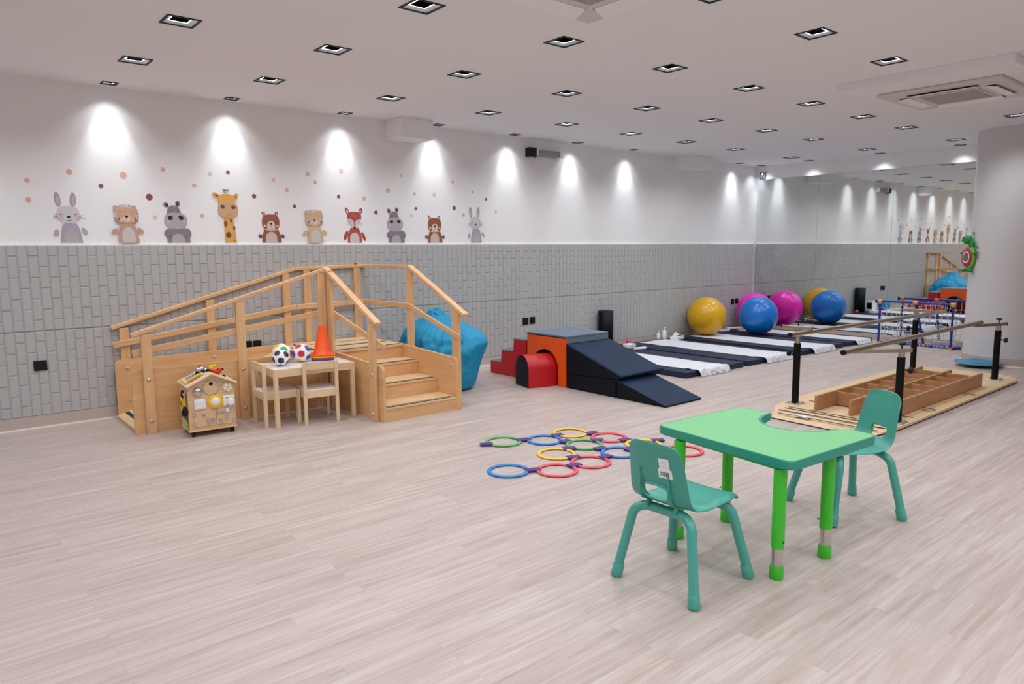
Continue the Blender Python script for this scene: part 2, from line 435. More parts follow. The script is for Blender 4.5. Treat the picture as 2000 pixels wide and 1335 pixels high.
# ------------------------------------------------------------------ downlights
def make_downlight(name, h, label, small_):
    t = thing(name, label, 'light', (0, 0, CEIL))
    b = B(); w = .0135
    for sx, sy in ((1, 0), (-1, 0), (0, 1), (0, -1)):
        if sx: b.box(sx * h - w / 2, sx * h + w / 2, -h - w / 2, h + w / 2, -.005, .012)
        else: b.box(-h + w / 2, h - w / 2, sy * h - w / 2, sy * h + w / 2, -.005, .012)
    obj('frame', b, 'rim', t, local=True)
    b = B(); bm = b.bm; hi = h * .62; dz = h * .13
    o = [bm.verts.new((x * h * .95, y * h * .95, 0.0)) for x, y in ((-1, -1), (1, -1), (1, 1), (-1, 1))]
    i = [bm.verts.new((x * hi, y * hi, dz)) for x, y in ((-1, -1), (1, -1), (1, 1), (-1, 1))]
    for k in range(4): bm.faces.new((o[k], o[(k + 1) % 4], i[(k + 1) % 4], i[k]))
    obj('reflector', b, 'reflector', t, local=True)
    b = B(); bm = b.bm; ho = hi * .92; zt = dz + h * .8
    o = [bm.verts.new((x * ho, y * ho, dz - .001)) for x, y in ((-1, -1), (1, -1), (1, 1), (-1, 1))]
    i = [bm.verts.new((x * ho * .8, y * ho * .8, zt)) for x, y in ((-1, -1), (1, -1), (1, 1), (-1, 1))]
    for k in range(4): bm.faces.new((o[k], o[(k + 1) % 4], i[(k + 1) % 4], i[k]))
    bm.faces.new(i)
    obj('baffle', b, 'black', t, local=True)
    b = B(); bm = b.bm
    o = [bm.verts.new((x * hi, y * hi, dz - .0005)) for x, y in ((-1, -1), (1, -1), (1, 1), (-1, 1))]
    i = [bm.verts.new((x * ho, y * ho, dz - .0005)) for x, y in ((-1, -1), (1, -1), (1, 1), (-1, 1))]
    for k in range(4): bm.faces.new((o[k], i[k], i[(k + 1) % 4], o[(k + 1) % 4]))
    obj('lamp_ring', b, 'lamp', t, local=True)
    return t
BIGW, SMALLW, FILLW = 22.5, 27.0, 22.5
def spot(name, power, size, blend, r, parent=None, loc=(0, 0, 0)):
    l = bpy.data.lights.new(name, 'SPOT'); l.energy = power; l.spot_size = math.radians(size); l.spot_blend = blend
    l.shadow_soft_size = r; l.color = (0.925, 0.96, 1.0)
    o = bpy.data.objects.new(name, l); COL.objects.link(o); o.location = loc
    if parent: o.parent = parent
    return o
row_txt = {1: 'the %s row from the animal wall', 2: 'the %s row from the animal wall', 3: 'the %s row from the animal wall', 4: 'the %s row from the animal wall'}
first = None; cnt = {}
for x, y, r in big:
    cnt[r] = cnt.get(r, 0) + 1
    lab = 'square ceiling downlight, %s from left in %s' % (ORD[cnt[r] - 1], row_txt[r])
    if r == 4: lab = ['square recessed ceiling downlight cut by the top of the photo', 'square recessed ceiling downlight nearest the camera on the right', 'square recessed ceiling downlight just left of the large ceiling air conditioner', 'square recessed ceiling downlight right in front of the round column'][cnt[r] - 1]
    if first is None:
        first = make_downlight('downlight', HB, lab, False); first.location = (x, y, CEIL); first['group'] = 'large downlights in the ceiling'
        spot('downlight_beam', BIGW, 146, 0.65, .045, first, (0, 0, -.012))
    else: dup(first, (x, y, CEIL), 0, lab)
sfirst = None; c0 = c1 = 0
for x, y, r in small:
    if r == 0:
        lab = 'small wall-washing downlight, %s from the left along the animal wall' % ORD[c0]; c0 += 1
    else:
        lab = 'small wall-washing downlight above the mirrors, %s from the room corner' % ORD[c1]; c1 += 1
    if sfirst is None:
        sfirst = make_downlight('wall_washer_light', HS, lab, True); sfirst.location = (x, y, CEIL); sfirst['group'] = 'small downlights along the walls'
        spot('wall_washer_beam', SMALLW * .38, 112, 1.0, .02, sfirst, (0, 0, -.012)); sp_ = spot('wall_washer_core', SMALLW, 56, 1.0, .02, sfirst, (0, 0, -.012)); sp_.rotation_euler.x = math.radians(13)
    else: dup(sfirst, (x, y, CEIL), 0 if r == 0 else -PI / 2, lab)
# lamps of the same grid that lie outside the picture
for x in [-.95, .25] + CX:
    for y in [5.925, 4.772, 3.628, 2.459, 1.3, .15, -1.0, -2.2, -3.3]:
        if any(abs(x - a) < .4 and abs(y - c) < .3 for a, c, _ in big): continue
        if 2.3 < x < 3.2 and 2.2 < y < 3.2 or 6.2 < x < 8.2 and 1.7 < y < 3.1: continue
        if x > 6.5 and y < 2.4: continue
        if (x - CCX) ** 2 + (y - CCY) ** 2 < .5: continue
        spot('ceiling_lamp', FILLW, 146, 0.65, .03, None, (x, y, CEIL - .012))
for x in (-.95, .25): spot('ceiling_lamp', SMALLW, 56, 1.0, .02, None, (x, RY[0], CEIL - .012)).rotation_euler.x = math.radians(13)

# ------------------------------------------------------------------ mirrors
b = B(); b.box(WX - .003, WX, 2.2, 6.955, .091, 2.612); struct('trim_9', b, 'glassedge')
seams = [6.955, 5.847, 4.671, 3.50, 2.2]
labs = ['tall frameless mirror panel in the corner beside the animal wall', 'tall frameless mirror panel between the corner panel and the one by the column', 'tall frameless mirror panel next to the round column', 'tall frameless mirror panel mostly hidden behind the round column']
for k in range(4):
    b = B(); b.box(WX - .008, WX - .003, seams[k + 1] + .0015, seams[k] - .0015, .09, 2.613)
    o = obj('mirror_panel', b, ['mirror', 'glassedge']); tag(o, labs[k], 'mirror', 'mirror panels on the end wall')
    for p in o.data.polygons: p.material_index = 0 if abs(p.normal.x) > .9 else 1

# ------------------------------------------------------------------ wall sockets, emergency lamp, sensor
def socket(x, z, w, h, label):
    t = thing('wall_socket', label, 'socket', (x, PY, z - h / 2), 0, 'black wall sockets')
    b = B(); b.box(x - w / 2, x + w / 2, PY - .010, PY + .002, z - h / 2, z + h / 2, .003); obj('face_plate', b, 'black', t)
    b = B()
    for dx in (-.012, .012): b.box(x + dx - .003, x + dx + .003, PY - .0108, PY - .0095, z - .012, z + .004)
    b.box(x - .003, x + .003, PY - .0108, PY - .0095, z + .012, z + .02); obj('pin_holes', b, 'darkglass', t)
socket(.728, .522, .094, .084, 'black square wall socket left of the wooden ramp')
socket(2.445, .535, .075, .082, 'left black socket of the pair behind the wooden ramp')
socket(2.535, .533, .078, .082, 'right black socket of the pair behind the wooden ramp')
socket(6.05, .515, .092, .092, 'left black socket of the pair above the red foam steps')
socket(6.17, .520, .092, .092, 'right black socket of the pair above the red foam steps')
socket(10.80, .527, .086, .088, 'left black socket of the pair beside the gym balls')
socket(10.925, .530, .086, .088, 'right black socket of the pair beside the gym balls')
t = thing('emergency_light', 'grey emergency lamp with black battery box high on the wall', 'lamp', (6.4, 6.96, 2.62))
b = B(); b.box(6.085, 6.205, 6.90, WY + .002, 2.615, 2.725, .004); obj('battery_box', b, 'black', t)
b = B(); b.box(6.235, 6.64, 6.915, 6.985, 2.635, 2.712, .02, 3); obj('lens', b, 'clear', t, 40)
b = B(); b.box(6.25, 6.62, 6.972, WY, 2.628, 2.72, .004); obj('back_plate', b, 'silver', t)
b = B(); b.box(6.63, 6.69, 6.91, WY, 2.63, 2.716, .006); obj('end_cap', b, 'white', t)
b = B(); b.box(6.21, 6.245, 6.91, WY, 2.63, 2.72, .006); obj('end_cap', b, 'white', t)
b = B(); b.tube([(6.17, 6.93, 2.615), (6.19, 6.93, 2.60), (6.215, 6.94, 2.605), (6.225, 6.95, 2.635)], .004, 6); obj('cable', b, 'black', t, 40)
t = thing('sensor_box', 'small blue-grey sensor box on the wall above the corner mirror', 'sensor', (WX, 6.855, 2.63))
b = B(); b.box(WX - .035, WX, 6.80, 6.91, 2.635, 2.735, .004); obj('casing', b, 'sensor', t)
b = B(); b.cyl((WX - .035, 6.85, 2.705), (WX - .042, 6.85, 2.705), .018); b.cyl((WX - .035, 6.872, 2.675), (WX - .039, 6.872, 2.675), .01); obj('sensor_eye', b, 'white', t, 40)

# ------------------------------------------------------------------ ceiling air conditioners
def cassette(x0, y0, label, drop):
    w = .95; zc = CEIL - drop; tilt = .42 if drop < .01 else .16
    t = thing('ceiling_air_conditioner', label, 'air conditioner', (x0 + w / 2, y0 + w / 2, zc - .03), 0, 'ceiling cassette air conditioners')
    b = B(); b.box(x0, x0 + w, y0, y0 + w, zc - .03, zc, .01, 3); obj('panel', b, 'offwhite', t)
    g0, g1 = .24, w - .24
    b = B(); b.box(x0 + g0, x0 + g1, y0 + g0, y0 + g1, zc - .038, zc - .03, .003); fr = obj('grille_frame', b, 'offwhite', t)
    b = B(); n = 26
    for i in range(n):
        a = g0 + .02 + (g1 - g0 - .04) * (i + .5) / n
        b.box(x0 + a - .004, x0 + a + .004, y0 + g0 + .02, y0 + g1 - .02, zc - .042, zc - .038)
        b.box(x0 + g0 + .02, x0 + g1 - .02, y0 + a - .003, y0 + a + .003, zc - .0405, zc - .038)
    obj('grille', b, 'grille', fr)
    for sx, sy in ((1, 0), (-1, 0), (0, 1), (0, -1)):
        cx, cy = x0 + w / 2 + sx * (w / 2 - .145), y0 + w / 2 + sy * (w / 2 - .145)
        a, c = (.035, .27) if sx else (.27, .035)
        b = B(); b.box(cx - a, cx + a, cy - c, cy + c, zc - .033, zc - .0295); obj('air_slot', b, 'slot', t)
        b = B(); b.rbox((cx + sx * .006, cy + sy * .006, zc - .034 - tilt * .035), (a * 2 + (.02 if sx else -.02), c * 2 + (-.02 if sx else .02), .005), (-sy * tilt, sx * tilt, 0)); obj('louvre', b, 'white', t)
    return t
cassette(2.34, 2.232, 'white ceiling air conditioner cut off by the top edge of the photo', .002)
b = B(); b.box(6.262, 8.12, 1.77, 3.09, CEIL - .066, CEIL, .003); struct('trim_8', b, 'ceil')
cassette(6.63, 1.95, 'white ceiling air conditioner on a dropped ceiling box near the column', .066)

# ------------------------------------------------------------------ animal wall stickers
DC = {}
def dmat(h):
    if h not in DC: DC[h] = mat('sticker_' + h.strip('#'), h, 0.7, var=0.03, vscale=20)
    return DC[h]
class Decal:
    def __init__(s, cx, base, sx, sz, k=1.0): s.b = B(); s.mats = []; s.n = 0; s.cx, s.base, s.sx, s.sz, s.k = cx, base, sx * k, sz * k, k
    def pt(s, p): return (s.X + (p[0] - s.cx) * s.sx, WY - .0006 - s.n * .00035, s.Z + (s.base - p[1]) * s.sz)
    def poly(s, col, pts):
        if col not in s.mats: s.mats.append(col)
        s.n += 1; s.b.mi = s.mats.index(col)
        f = s.b.bm.faces.new([s.b.bm.verts.new(s.pt(p)) for p in pts]); f.material_index = s.b.mi
    def ell(s, col, cx, cy, rx, ry, rot=0, n=28, p=2.0):
        c, si = math.cos(rot), math.sin(rot); out = []
        for k in range(n):
            a = 2 * PI * k / n; ca, sa = math.cos(a), math.sin(a)
            u = rx * math.copysign(abs(ca) ** (2 / p), ca); v = ry * math.copysign(abs(sa) ** (2 / p), sa)
            out.append((cx + u * c - v * si, cy + u * si + v * c))
        s.poly(col, out)
    def line(s, col, x0, y0, x1, y1, w):
        d = Vector((x1 - x0, y1 - y0)).normalized() * w / 2
        s.poly(col, [(x0 - d.y, y0 + d.x), (x1 - d.y, y1 + d.x), (x1 + d.y, y1 - d.x), (x0 + d.y, y0 - d.x)])
    def body(s, col, x0, x1, y0, top, t0, t1):
        """arched body: foot x0..x1 at y0, shoulders t0..t1 at top"""
        s.poly(col, rpoly([(x0, y0), (x0 + (t0 - x0) * .35, top + (y0 - top) * .45), (t0, top), (t1, top), (x1 + (t1 - x1) * .35, top + (y0 - top) * .45), (x1, y0)], [0, 150, 60, 60, 150, 0]))
    def belly(s, col, x0, x1, y0, top):
        c, w = (x0 + x1) / 2, (x1 - x0) / 2
        s.poly(col, [(x1, y0)] + [(c + w * math.cos(a), top + (y0 - top) * .62 - (y0 - top) * .62 * math.sin(a)) for a in [PI * k / 16 for k in range(17)]] + [(x0, y0)])
    def done(s, name, label, group='animal stickers on the wall'):
        mats = [dmat(c) for c in s.mats]
        o = obj(name, s.b, mats); return tag(o, label, 'wall sticker', group)
def rabbit(x, k, label):
    d = Decal(480, 1118, .00039, .000439, k); d.X, d.Z = x, 1.53
    G, BD, L = '#CDCACD', '#AAA4B2', '#B9B3B8'
    for a, r in ((275, -.12), (560, .06)):
        d.ell('#A79FA8', a, 310, 58, 140, r); d.ell('#B8B2BC', a + 8, 330, 30, 95, r)
    d.ell('#B3ACB2', 210, 940, 52, 72, .35); d.ell('#B3ACB2', 735, 905, 46, 78, -.6)
    d.body(BD, 275, 690, 1118, 755, 340, 610); d.belly('#B4AEB2', 355, 608, 1118, 865)
    d.ell(G, 452, 590, 212, 160, 0, 36, 2.6)
    d.ell('#E2B2BE', 305, 650, 52, 45); d.ell('#E2B2BE', 622, 650, 52, 45)
    d.ell('#2E2E38', 455, 632, 36, 20); d.line('#55555E', 458, 645, 460, 700, 9); d.line('#55555E', 410, 712, 460, 698, 9); d.line('#55555E', 460, 698, 512, 706, 9)
    d.line('#55555E', 285, 585, 350, 585, 12); d.line('#55555E', 560, 585, 612, 582, 12)
    for s_ in (-1, 1):
        for q, (dy, L_) in enumerate(((-30, 60), (0, 55), (25, 105))):
            x0 = 452 + s_ * 205; d.line('#77777E', x0, 630 + dy * .3, x0 + s_ * L_, 630 + dy * 1.4, 7)
    d.done('rabbit_wall_sticker', label)
def lion(x, k, cols, label):
    d = Decal(1540, 1105, .000426, .000463, k); d.X, d.Z = x, 1.53
    F, BD, MN = cols
    for i in range(46):
        a = PI * (-.30 + 1.6 * i / 45); cx, cy = 1522, 595
        ux, uy = math.cos(a), -math.sin(a)
        e = lambda R: (cx + R[0] * math.copysign(abs(ux) ** .8, ux), cy + R[1] * math.copysign(abs(uy) ** .8, uy))
        p, q = e((205, 165)), e((240, 200)); d.line(MN, p[0], p[1], q[0], q[1], 9)
    d.ell(F, 1320, 455, 36, 40); d.ell(F, 1682, 450, 36, 40)
    d.ell(BD, 1290, 895, 66, 44, -.6); d.ell(BD, 1768, 880, 72, 40, .7)
    d.body(BD, 1345, 1740, 1105, 750, 1400, 1660); d.belly('#CDC4C0', 1418, 1668, 1105, 815)
    d.ell(F, 1522, 595, 190, 152, 0, 36, 3.0)
    d.ell('#D8CFCB', 1528, 650, 62, 70); d.ell('#E6B9A6', 1440, 675, 38, 26); d.ell('#E6B9A6', 1628, 675, 38, 26)
    d.ell('#20202A', 1522, 614, 36, 21); d.line('#30303A', 1524, 630, 1524, 685, 9)
    for sx in (1410, 1630):
        d.line('#8A6A55', sx - 15, 535, sx + 20, 525, 8)
    for sx in (1376, 1680): d.ell('#8A5A48', sx, 660, 16, 24)
    d.done('lion_wall_sticker', label)
def hippo(x, k, label):
    d = Decal(497, 1198, .000435, .000464, k); d.X, d.Z = x, 1.53
    D, L, K = '#8A7F89', '#B1A8B2', '#2A2830'
    for cx, cy, ix, iy in ((290, 468, 305, 480), (522, 438, 510, 445)):
        d.ell('#7F7F86', cx, cy, 50, 56, -.3); d.ell(K, ix, iy, 24, 34, -.4)
    d.ell('#857A86', 300, 1020, 80, 85, .3); d.ell('#857A86', 690, 1010, 62, 95, -.3)
    d.poly(D, rpoly([(272, 1198), (265, 1080), (300, 915), (640, 900), (725, 1090), (725, 1198)], [0, 60, 60, 60, 60, 0]))
    d.belly('#B3ABB4', 365, 612, 1198, 1022)
    d.poly(D, rpoly([(300, 640), (310, 540), (360, 485), (440, 475), (520, 490), (575, 620)], [0, 40, 40, 40, 40, 0]))
    d.ell(L, 462, 775, 225, 162, 0, 36, 2.5)
    d.ell(K, 358, 715, 50, 38, -.2); d.ell(K, 566, 708, 52, 38, .35)
    d.ell('#C9B7C6', 310, 800, 36, 30); d.ell('#C9B7C6', 632, 795, 34, 30)
    for sx in (370, 500): d.line('#4A4450', sx - 15, 592, sx + 20, 588, 10)
    for x0, y0, s_ in ((345, 1050, -1), (630, 1060, 1)):
        d.line('#4A4450', x0, y0, x0 - 8 * s_ * -1, y0 + 35, 10); d.line('#4A4450', x0, y0 + 35, x0 + s_ * 35, y0 + 45, 9)
    d.done('hippo_wall_sticker', label)
def giraffe(x, label):
    d = Decal(1515, 1190, .000483, .000478); d.X, d.Z = x, 1.53
    Y, S, T = '#DDA657', '#7A4A38', '#CBA37E'
    for q in (1412, 1437, 1468, 1508):
        d.line('#5A4850', 1465 + (q - 1465) * .5, 215, q, 170, 8); d.ell('#40343C', q, 160, 11, 12)
    d.poly(Y, rpoly([(1400, 1190), (1400, 690), (1580, 690), (1630, 1190)], [0, 10, 10, 0]))
    d.ell(S, 1428, 820, 32, 60); d.ell(S, 1534, 755, 24, 38, -.2); d.ell(S, 1588, 898, 22, 46); d.ell(S, 1472, 1035, 52, 58); d.ell('#53302A', 1574, 1142, 15, 17)
    d.ell(Y, 1272, 268, 78, 46, .55); d.ell(Y, 1642, 280, 74, 44, -.9)
    d.poly(S, [(1235, 245), (1318, 262), (1305, 300), (1270, 285)]); d.poly(S, [(1608, 290), (1665, 262), (1655, 300), (1635, 318)])
    d.poly(Y, rpoly([(1310, 430), (1312, 270), (1400, 232), (1540, 232), (1635, 275), (1638, 430)], [0, 50, 60, 60, 50, 0]))
    d.ell(T, 1488, 545, 192, 152, 0, 36, 3.0)
    d.ell('#6E4438', 1384, 488, 42, 38, -.2); d.ell('#6E4438', 1592, 490, 42, 38, .4)
    for sx, sy in ((1437, 338), (1495, 335), (1440, 285), (1490, 283)): d.ell('#C88A40', sx, sy, 11, 10)
    d.line('#9A6A50', 1455, 640, 1485, 665, 8); d.line('#9A6A50', 1485, 665, 1540, 645, 8)
    d.done('giraffe_wall_sticker', label)
def bear(x, k, label):
    d = Decal(268, 680, .000588, .000584, k); d.X, d.Z = x, 1.53
    F = '#96553F'
    for cx, r in ((146, -.4), (364, .4)):
        d.ell('#7E4A44', cx, 195, 28, 36, r); d.ell('#D6A69A', cx + (6 if cx < 200 else 2), 200, 15, 24, r)
    d.ell('#84504A', 76, 572, 36, 36, .4); d.ell('#84504A', 458, 572, 32, 38, -.5)
    d.poly(F, rpoly([(102, 680), (110, 560), (150, 455), (385, 455), (425, 560), (436, 680)], [0, 60, 20, 20, 60, 0]))
    d.belly('#C9B9AE', 165, 360, 680, 495)
    d.ell('#D8BFAE', 262, 345, 152, 132, 0, 36, 3.0); d.ell(F, 262, 335, 148, 128, 0, 36, 3.0)
    d.poly('#D3C4B8', rpoly([(195, 462), (195, 370), (225, 322), (310, 322), (332, 370), (332, 455)], [10, 40, 40, 40, 40, 10]))
    d.ell('#EBB9A4', 160, 400, 22, 20); d.ell('#EBB9A4', 372, 398, 20, 18)
    d.ell('#1E1A22', 264, 362, 20, 16); d.line('#4A3A3A', 264, 375, 266, 412, 6)
    d.ell('#4A2A22', 168, 330, 6, 6); d.ell('#4A2A22', 362, 328, 6, 6)
    d.done('bear_wall_sticker', label)
def fox(x, label):
    d = Decal(1678, 675, .000694, .000637); d.X, d.Z = x, 1.53
    F, C = '#B24C46', '#D2C6C3'
    for cx, r, s_ in ((1560, -.35, 1), (1786, .35, -1)):
        d.ell('#9E4450', cx, 150, 30, 56, r); d.ell('#E0C4BC', cx + 6 * s_, 160, 15, 34, r)
    d.ell(F, 1530, 555, 30, 82, .35); d.ell(F, 1828, 570, 26, 80, -.4)
    d.poly(F, rpoly([(1556, 675), (1565, 520), (1615, 425), (1680, 445), (1740, 425), (1785, 510), (1800, 675)], [0, 50, 10, 10, 10, 50, 0]))
    d.belly(C, 1595, 1755, 675, 505)
    d.poly(C, rpoly([(1565, 265), (1790, 265), (1770, 350), (1700, 420), (1655, 420), (1580, 350)], [10, 10, 40, 20, 20, 40]))
    d.poly(F, rpoly([(1556, 275), (1560, 195), (1600, 165), (1760, 165), (1795, 200), (1798, 275), (1730, 280), (1690, 320), (1690, 420), (1670, 420), (1668, 320), (1630, 280)], [0, 25, 30, 30, 25, 0, 20, 20, 0, 0, 20, 20]))
    d.ell('#1E1A22', 1678, 426, 24, 15)
    for sx in (1610, 1750): d.line('#6A5A58', sx - 14, 328, sx + 14, 326, 7)
    for q in range(5): d.ell('#E0A090', 1640 + q * 19, 215 + (q % 2) * 22, 5, 5)
    for s_ in (-1, 1):
        for q in range(3): d.line('#A09A9A', 1678 + s_ * 95, 355 + q * 10, 1678 + s_ * 140, 350 + q * 16, 4)
    d.done('fox_wall_sticker', label)
rabbit(1.034, 1.0, 'grey rabbit wall sticker at the far left of the animal row')
lion(1.464, 1.0, ('#CDA486', '#C49C84', '#8A6A72'), 'tan lion wall sticker between the left rabbit and a hippo')
hippo(1.878, 1.0, 'grey hippo wall sticker just left of the giraffe')
giraffe(2.347, 'tall yellow giraffe wall sticker with brown spots')
bear(2.745, 1.0, 'brown bear wall sticker just right of the giraffe')
lion(3.202, 1.02, ('#D2AC88', '#D4B08C', '#8A6A72'), 'sandy lion wall sticker just left of the red fox')
fox(3.654, 'red fox wall sticker with pale cheeks')
hippo(4.17, 1.03, 'grey hippo wall sticker just right of the red fox')
bear(4.685, 1.03, 'brown bear wall sticker just left of the right-hand rabbit')
rabbit(5.287, 1.03, 'pale grey rabbit wall sticker at the right end of the animal row')
dots = [(0.758, 2.028, 0.0203, 'p'), (1.057, 2.113, 0.0251, 'p'), (0.756, 1.874, 0.0204, 'p'), (1.282, 2.009, 0.0194, 'd'), (1.46, 2.111, 0.0284, 'p'), (1.655, 1.931, 0.0291, 'd'), (1.69, 1.756, 0.0181, 'l'), (1.783, 2.178, 0.0203, 'p'), (2.042, 2.052, 0.0185, 'p'), (2.097, 1.779, 0.0212, 'p'), (2.19, 2.167, 0.0187, 'l'), (2.354, 2.189, 0.019, 'd'), (2.591, 1.977, 0.022, 'd'), (2.791, 2.144, 0.0198, 'l'), (2.923, 2.051, 0.0201, 'p'), (2.995, 1.892, 0.0194, 'd'), (3.15, 2.22, 0.0194, 'p'), (3.228, 2.142, 0.0196, 'p'), (3.523, 2.279, 0.0263, 'l'), (3.482, 2.01, 0.0191, 'd'), (3.781, 2.0, 0.0217, 'p'), (3.919, 1.857, 0.0221, 'd'), (4.074, 2.099, 0.0255, 'p'), (4.252, 2.27, 0.0185, 'l'), (4.417, 2.079, 0.0188, 'p'), (4.432, 1.913, 0.0189, 'd'), (4.369, 1.833, 0.0183, 'l'), (4.687, 2.081, 0.0245, 'l'), (4.951, 2.237, 0.0177, 'p'), (4.964, 1.937, 0.0257, 'd'), (5.098, 1.859, 0.0206, 'p'), (5.238, 2.137, 0.0182, 'p'), (5.445, 2.058, 0.0173, 'd'), (5.595, 1.91, 0.0175, 'p')]
dn = {'p': ('peach', '#DDB1A0'), 'd': ('dark red', '#93495A'), 'l': ('pale peach', '#E3C6BC')}
seen = {}
for x, z, r, c in sorted(dots):
    seen[c] = seen.get(c, 0) + 1
    col, hx = dn[c]
    n_ = seen[c]; word = ORD[n_ - 1] if n_ <= 12 else ['thirteenth', 'fourteenth', 'fifteenth', 'sixteenth', 'seventeenth', 'eighteenth', 'nineteenth'][n_ - 13]
    b = B(); b.mi = 0
    f = b.bm.faces.new([b.bm.verts.new((x + r * .96 * math.cos(a), WY - .0012, z + r * math.sin(a))) for a in [2 * PI * k / 24 for k in range(24)]])
    o = obj('dot_wall_sticker', b, dmat(hx))
    tag(o, '%s round wall sticker, %s %s one from the left above the animals' % (col, word, col), 'wall sticker', 'dot stickers above the animals')

# ------------------------------------------------------------------ wooden ramp and stairs
T = thing('training_stairs', 'wooden training stairs and ramp with handrails against the padded wall', 'training stairs', (2.9, 6.2, 0))
def P(name, b, m, smooth=None, parent=None): return obj(name, b, m, parent or T, smooth)
yn, yf, xl, xr = 6.175, 6.905, 2.945, 3.695
# ramp side panels
b = B(); b.prism(rpoly([(1.235, 0.0), (2.93, 0.0), (2.93, .515), (1.235, .525)], [0, 0, 0, .06]), 0, .024, .003, xz(yn + .012)); P('side_panel', b, 'wood_x')
b = B(); b.prism(rpoly([(1.262, 0.0), (3.72, 0.0), (3.72, .52), (1.262, .515)], [0, 0, 0, .06]), 0, .022, .003, xz(yf + .022)); P('side_panel', b, 'wood_x')
# stair side panels
for x in (xl - .012, xr - .01):
    b = B(); b.prism(rpoly([(5.20, 0), (6.19 if x < 3 else 6.90, 0), (6.19 if x < 3 else 6.90, .518), (6.15, .518), (5.20, .475)], [0, 0, 0, .1, .055]), 0, .024, .003, yz(x)); P('side_panel', b, 'wood_y')
# ramp deck, platform
b = B(); b.prism([(1.255, .0), (1.30, .0), (2.92, .495), (2.96, .495), (2.96, .516), (2.90, .516), (1.25, .028)], 0, yf - yn - .03, 0, xz(yf - .002)); P('ramp_deck', b, 'ply_x')
b = B(); b.box(2.95, xr, 6.11, yf, .495, .517, .003); P('platform', b, 'ply_x')
for k, (s0, w) in enumerate(((.075, .03), (.45, .012), (.8, .012), (1.15, .012), (1.4, .012), (1.56, .014), (1.62, .014))):
    a = math.atan2(.488, 1.65); x = 1.25 + s0; z = .028 + s0 * math.tan(a)
    b = B(); b.rbox((x, (yn + yf) / 2, z + .0012), (w, yf - yn - .05, .003), (0, -a, 0)); P('grip_strip', b, 'grip')
for y in (6.135, 6.165, 6.42, 6.45, 6.70):
    b = B(); b.box(2.97, xr - .02, y - .006, y + .006, .5165, .519); P('grip_strip', b, 'grip')
steps = [(5.205, .0, .122), (5.52, .122, .260), (5.845, .260, .390), (6.125, .390, .497)]
for k, (y, z0, z1) in enumerate(steps):
    b = B(); b.box(xl + .012, xr - .01, y, y + .02, z0, z1 - (.0 if k < 3 else 0)); P('riser', b, 'wood_x')
    if k < 3:
        b = B(); b.box(xl + .012, xr - .01, y - .006, steps[k + 1][0], z1 - .02, z1, .003); tr = P('tread', b, 'ply_x')
        for dy in (.018, .048):
            b = B(); b.box(xl + .03, xr - .03, y + dy - .005, y + dy + .005, z1 - .0005, z1 + .002); P('grip_strip', b, 'grip', None, tr)
# posts
def post_ramp(x, z0, z1, y): 
    b = B(); b.box(x - .037, x + .037, y - .017, y + .017, z0, z1, .004); P('post', b, 'rail_z')
for x, z in ((1.352, .80), (2.10, 1.018), (2.848, 1.245)): post_ramp(x, 0, z, yn - .03)
for x, z in ((1.36, .79), (2.10, 1.0), (2.848, 1.225), (3.07, 1.265), (3.634, 1.265)): post_ramp(x, 0.3, z, yf + .042)
def post_stair(y, z0, z1, x):
    b = B(); b.box(x - .017, x + .017, y - .048, y + .048, z0, z1, .004); P('post', b, 'rail_z')
for y, z in ((6.105, 1.27), (5.325, .855)): post_stair(y, 0, z, xl - .032)
for y, z in ((6.02, 1.27), (5.245, .90)): post_stair(y, 0, z, xr + .03)
# handrails
def rail(p, q, w=.036, h=.032, name='handrail', m='rail_x'):
    b = B(); b.beam(p, q, w, h, .006); P(name, b, m)
rail((1.25, yn - .03, .80), (2.90, yn - .03, 1.278), .042, .034)
rail((1.26, yf + .04, .792), (2.95, yf + .04, 1.268), .04, .034)
rail((2.95, yf + .04, 1.268), (3.73, yf + .04, 1.285), .04, .034)
rail((xr + .03, yf + .045, 1.285), (xr + .03, 6.0, 1.287), .042, .034, m='rail_y')
rail((xr + .03, 6.01, 1.287), (xr + .03, 5.10, .868), .06, .034, m='rail_y')
rail((xl - .032, 6.17, 1.287), (xl - .032, 5.225, .838), .06, .034, m='rail_y')
# middle rails
rail((1.255, yn - .005, .652), (2.83, yn - .005, .876), .02, .054, 'middle_rail')
rail((1.262, yf + .015, .644), (2.94, yf + .015, .884), .018, .054, 'middle_rail')
rail((2.94, yf + .015, .884), (3.71, yf + .015, .900), .018, .054, 'middle_rail')
rail((xr + .008, yf + .02, .900), (xr + .008, 6.0, .905), .018, .05, 'middle_rail', 'rail_y')
rail((xr + .008, 6.01, .905), (xr + .008, 5.17, .665), .018, .05, 'middle_rail', 'rail_y')
rail((xl - .008, 6.12, .885), (xl - .008, 5.16, .645), .018, .05, 'middle_rail', 'rail_y')
def bolt(p, d):
    b = B(); p = Vector(p); d = Vector(d); b.tube([p, p + d * .006, p + d * .011], .014, 14, radii=[.015, .013, .006]); P('bolt', b, 'zinc', 40)
for x in (1.352, 2.10):
    for z in (.44, .10): bolt((x, yn - .047, z), (0, -1, 0))
for x, z in ((1.36, .43), (1.37, .14), (2.10, .46)): bolt((x, yf, z), (0, -1, 0))
for z in (.40, .06): bolt((xl - .049, 5.325, z), (-1, 0, 0))
bolt((xr - .012, 5.28, .40), (-1, 0, 0)); bolt((xr - .012, 6.02, .455), (-1, 0, 0))
b = B(); b.ball((3.62, yf + .03, 1.308), .014, 12, 8, (1.3, .8, .8))
o = tag(obj('red_toy_bead', b, 'toyred', None, 40), 'tiny red toy left on top of the back handrail', 'toy')

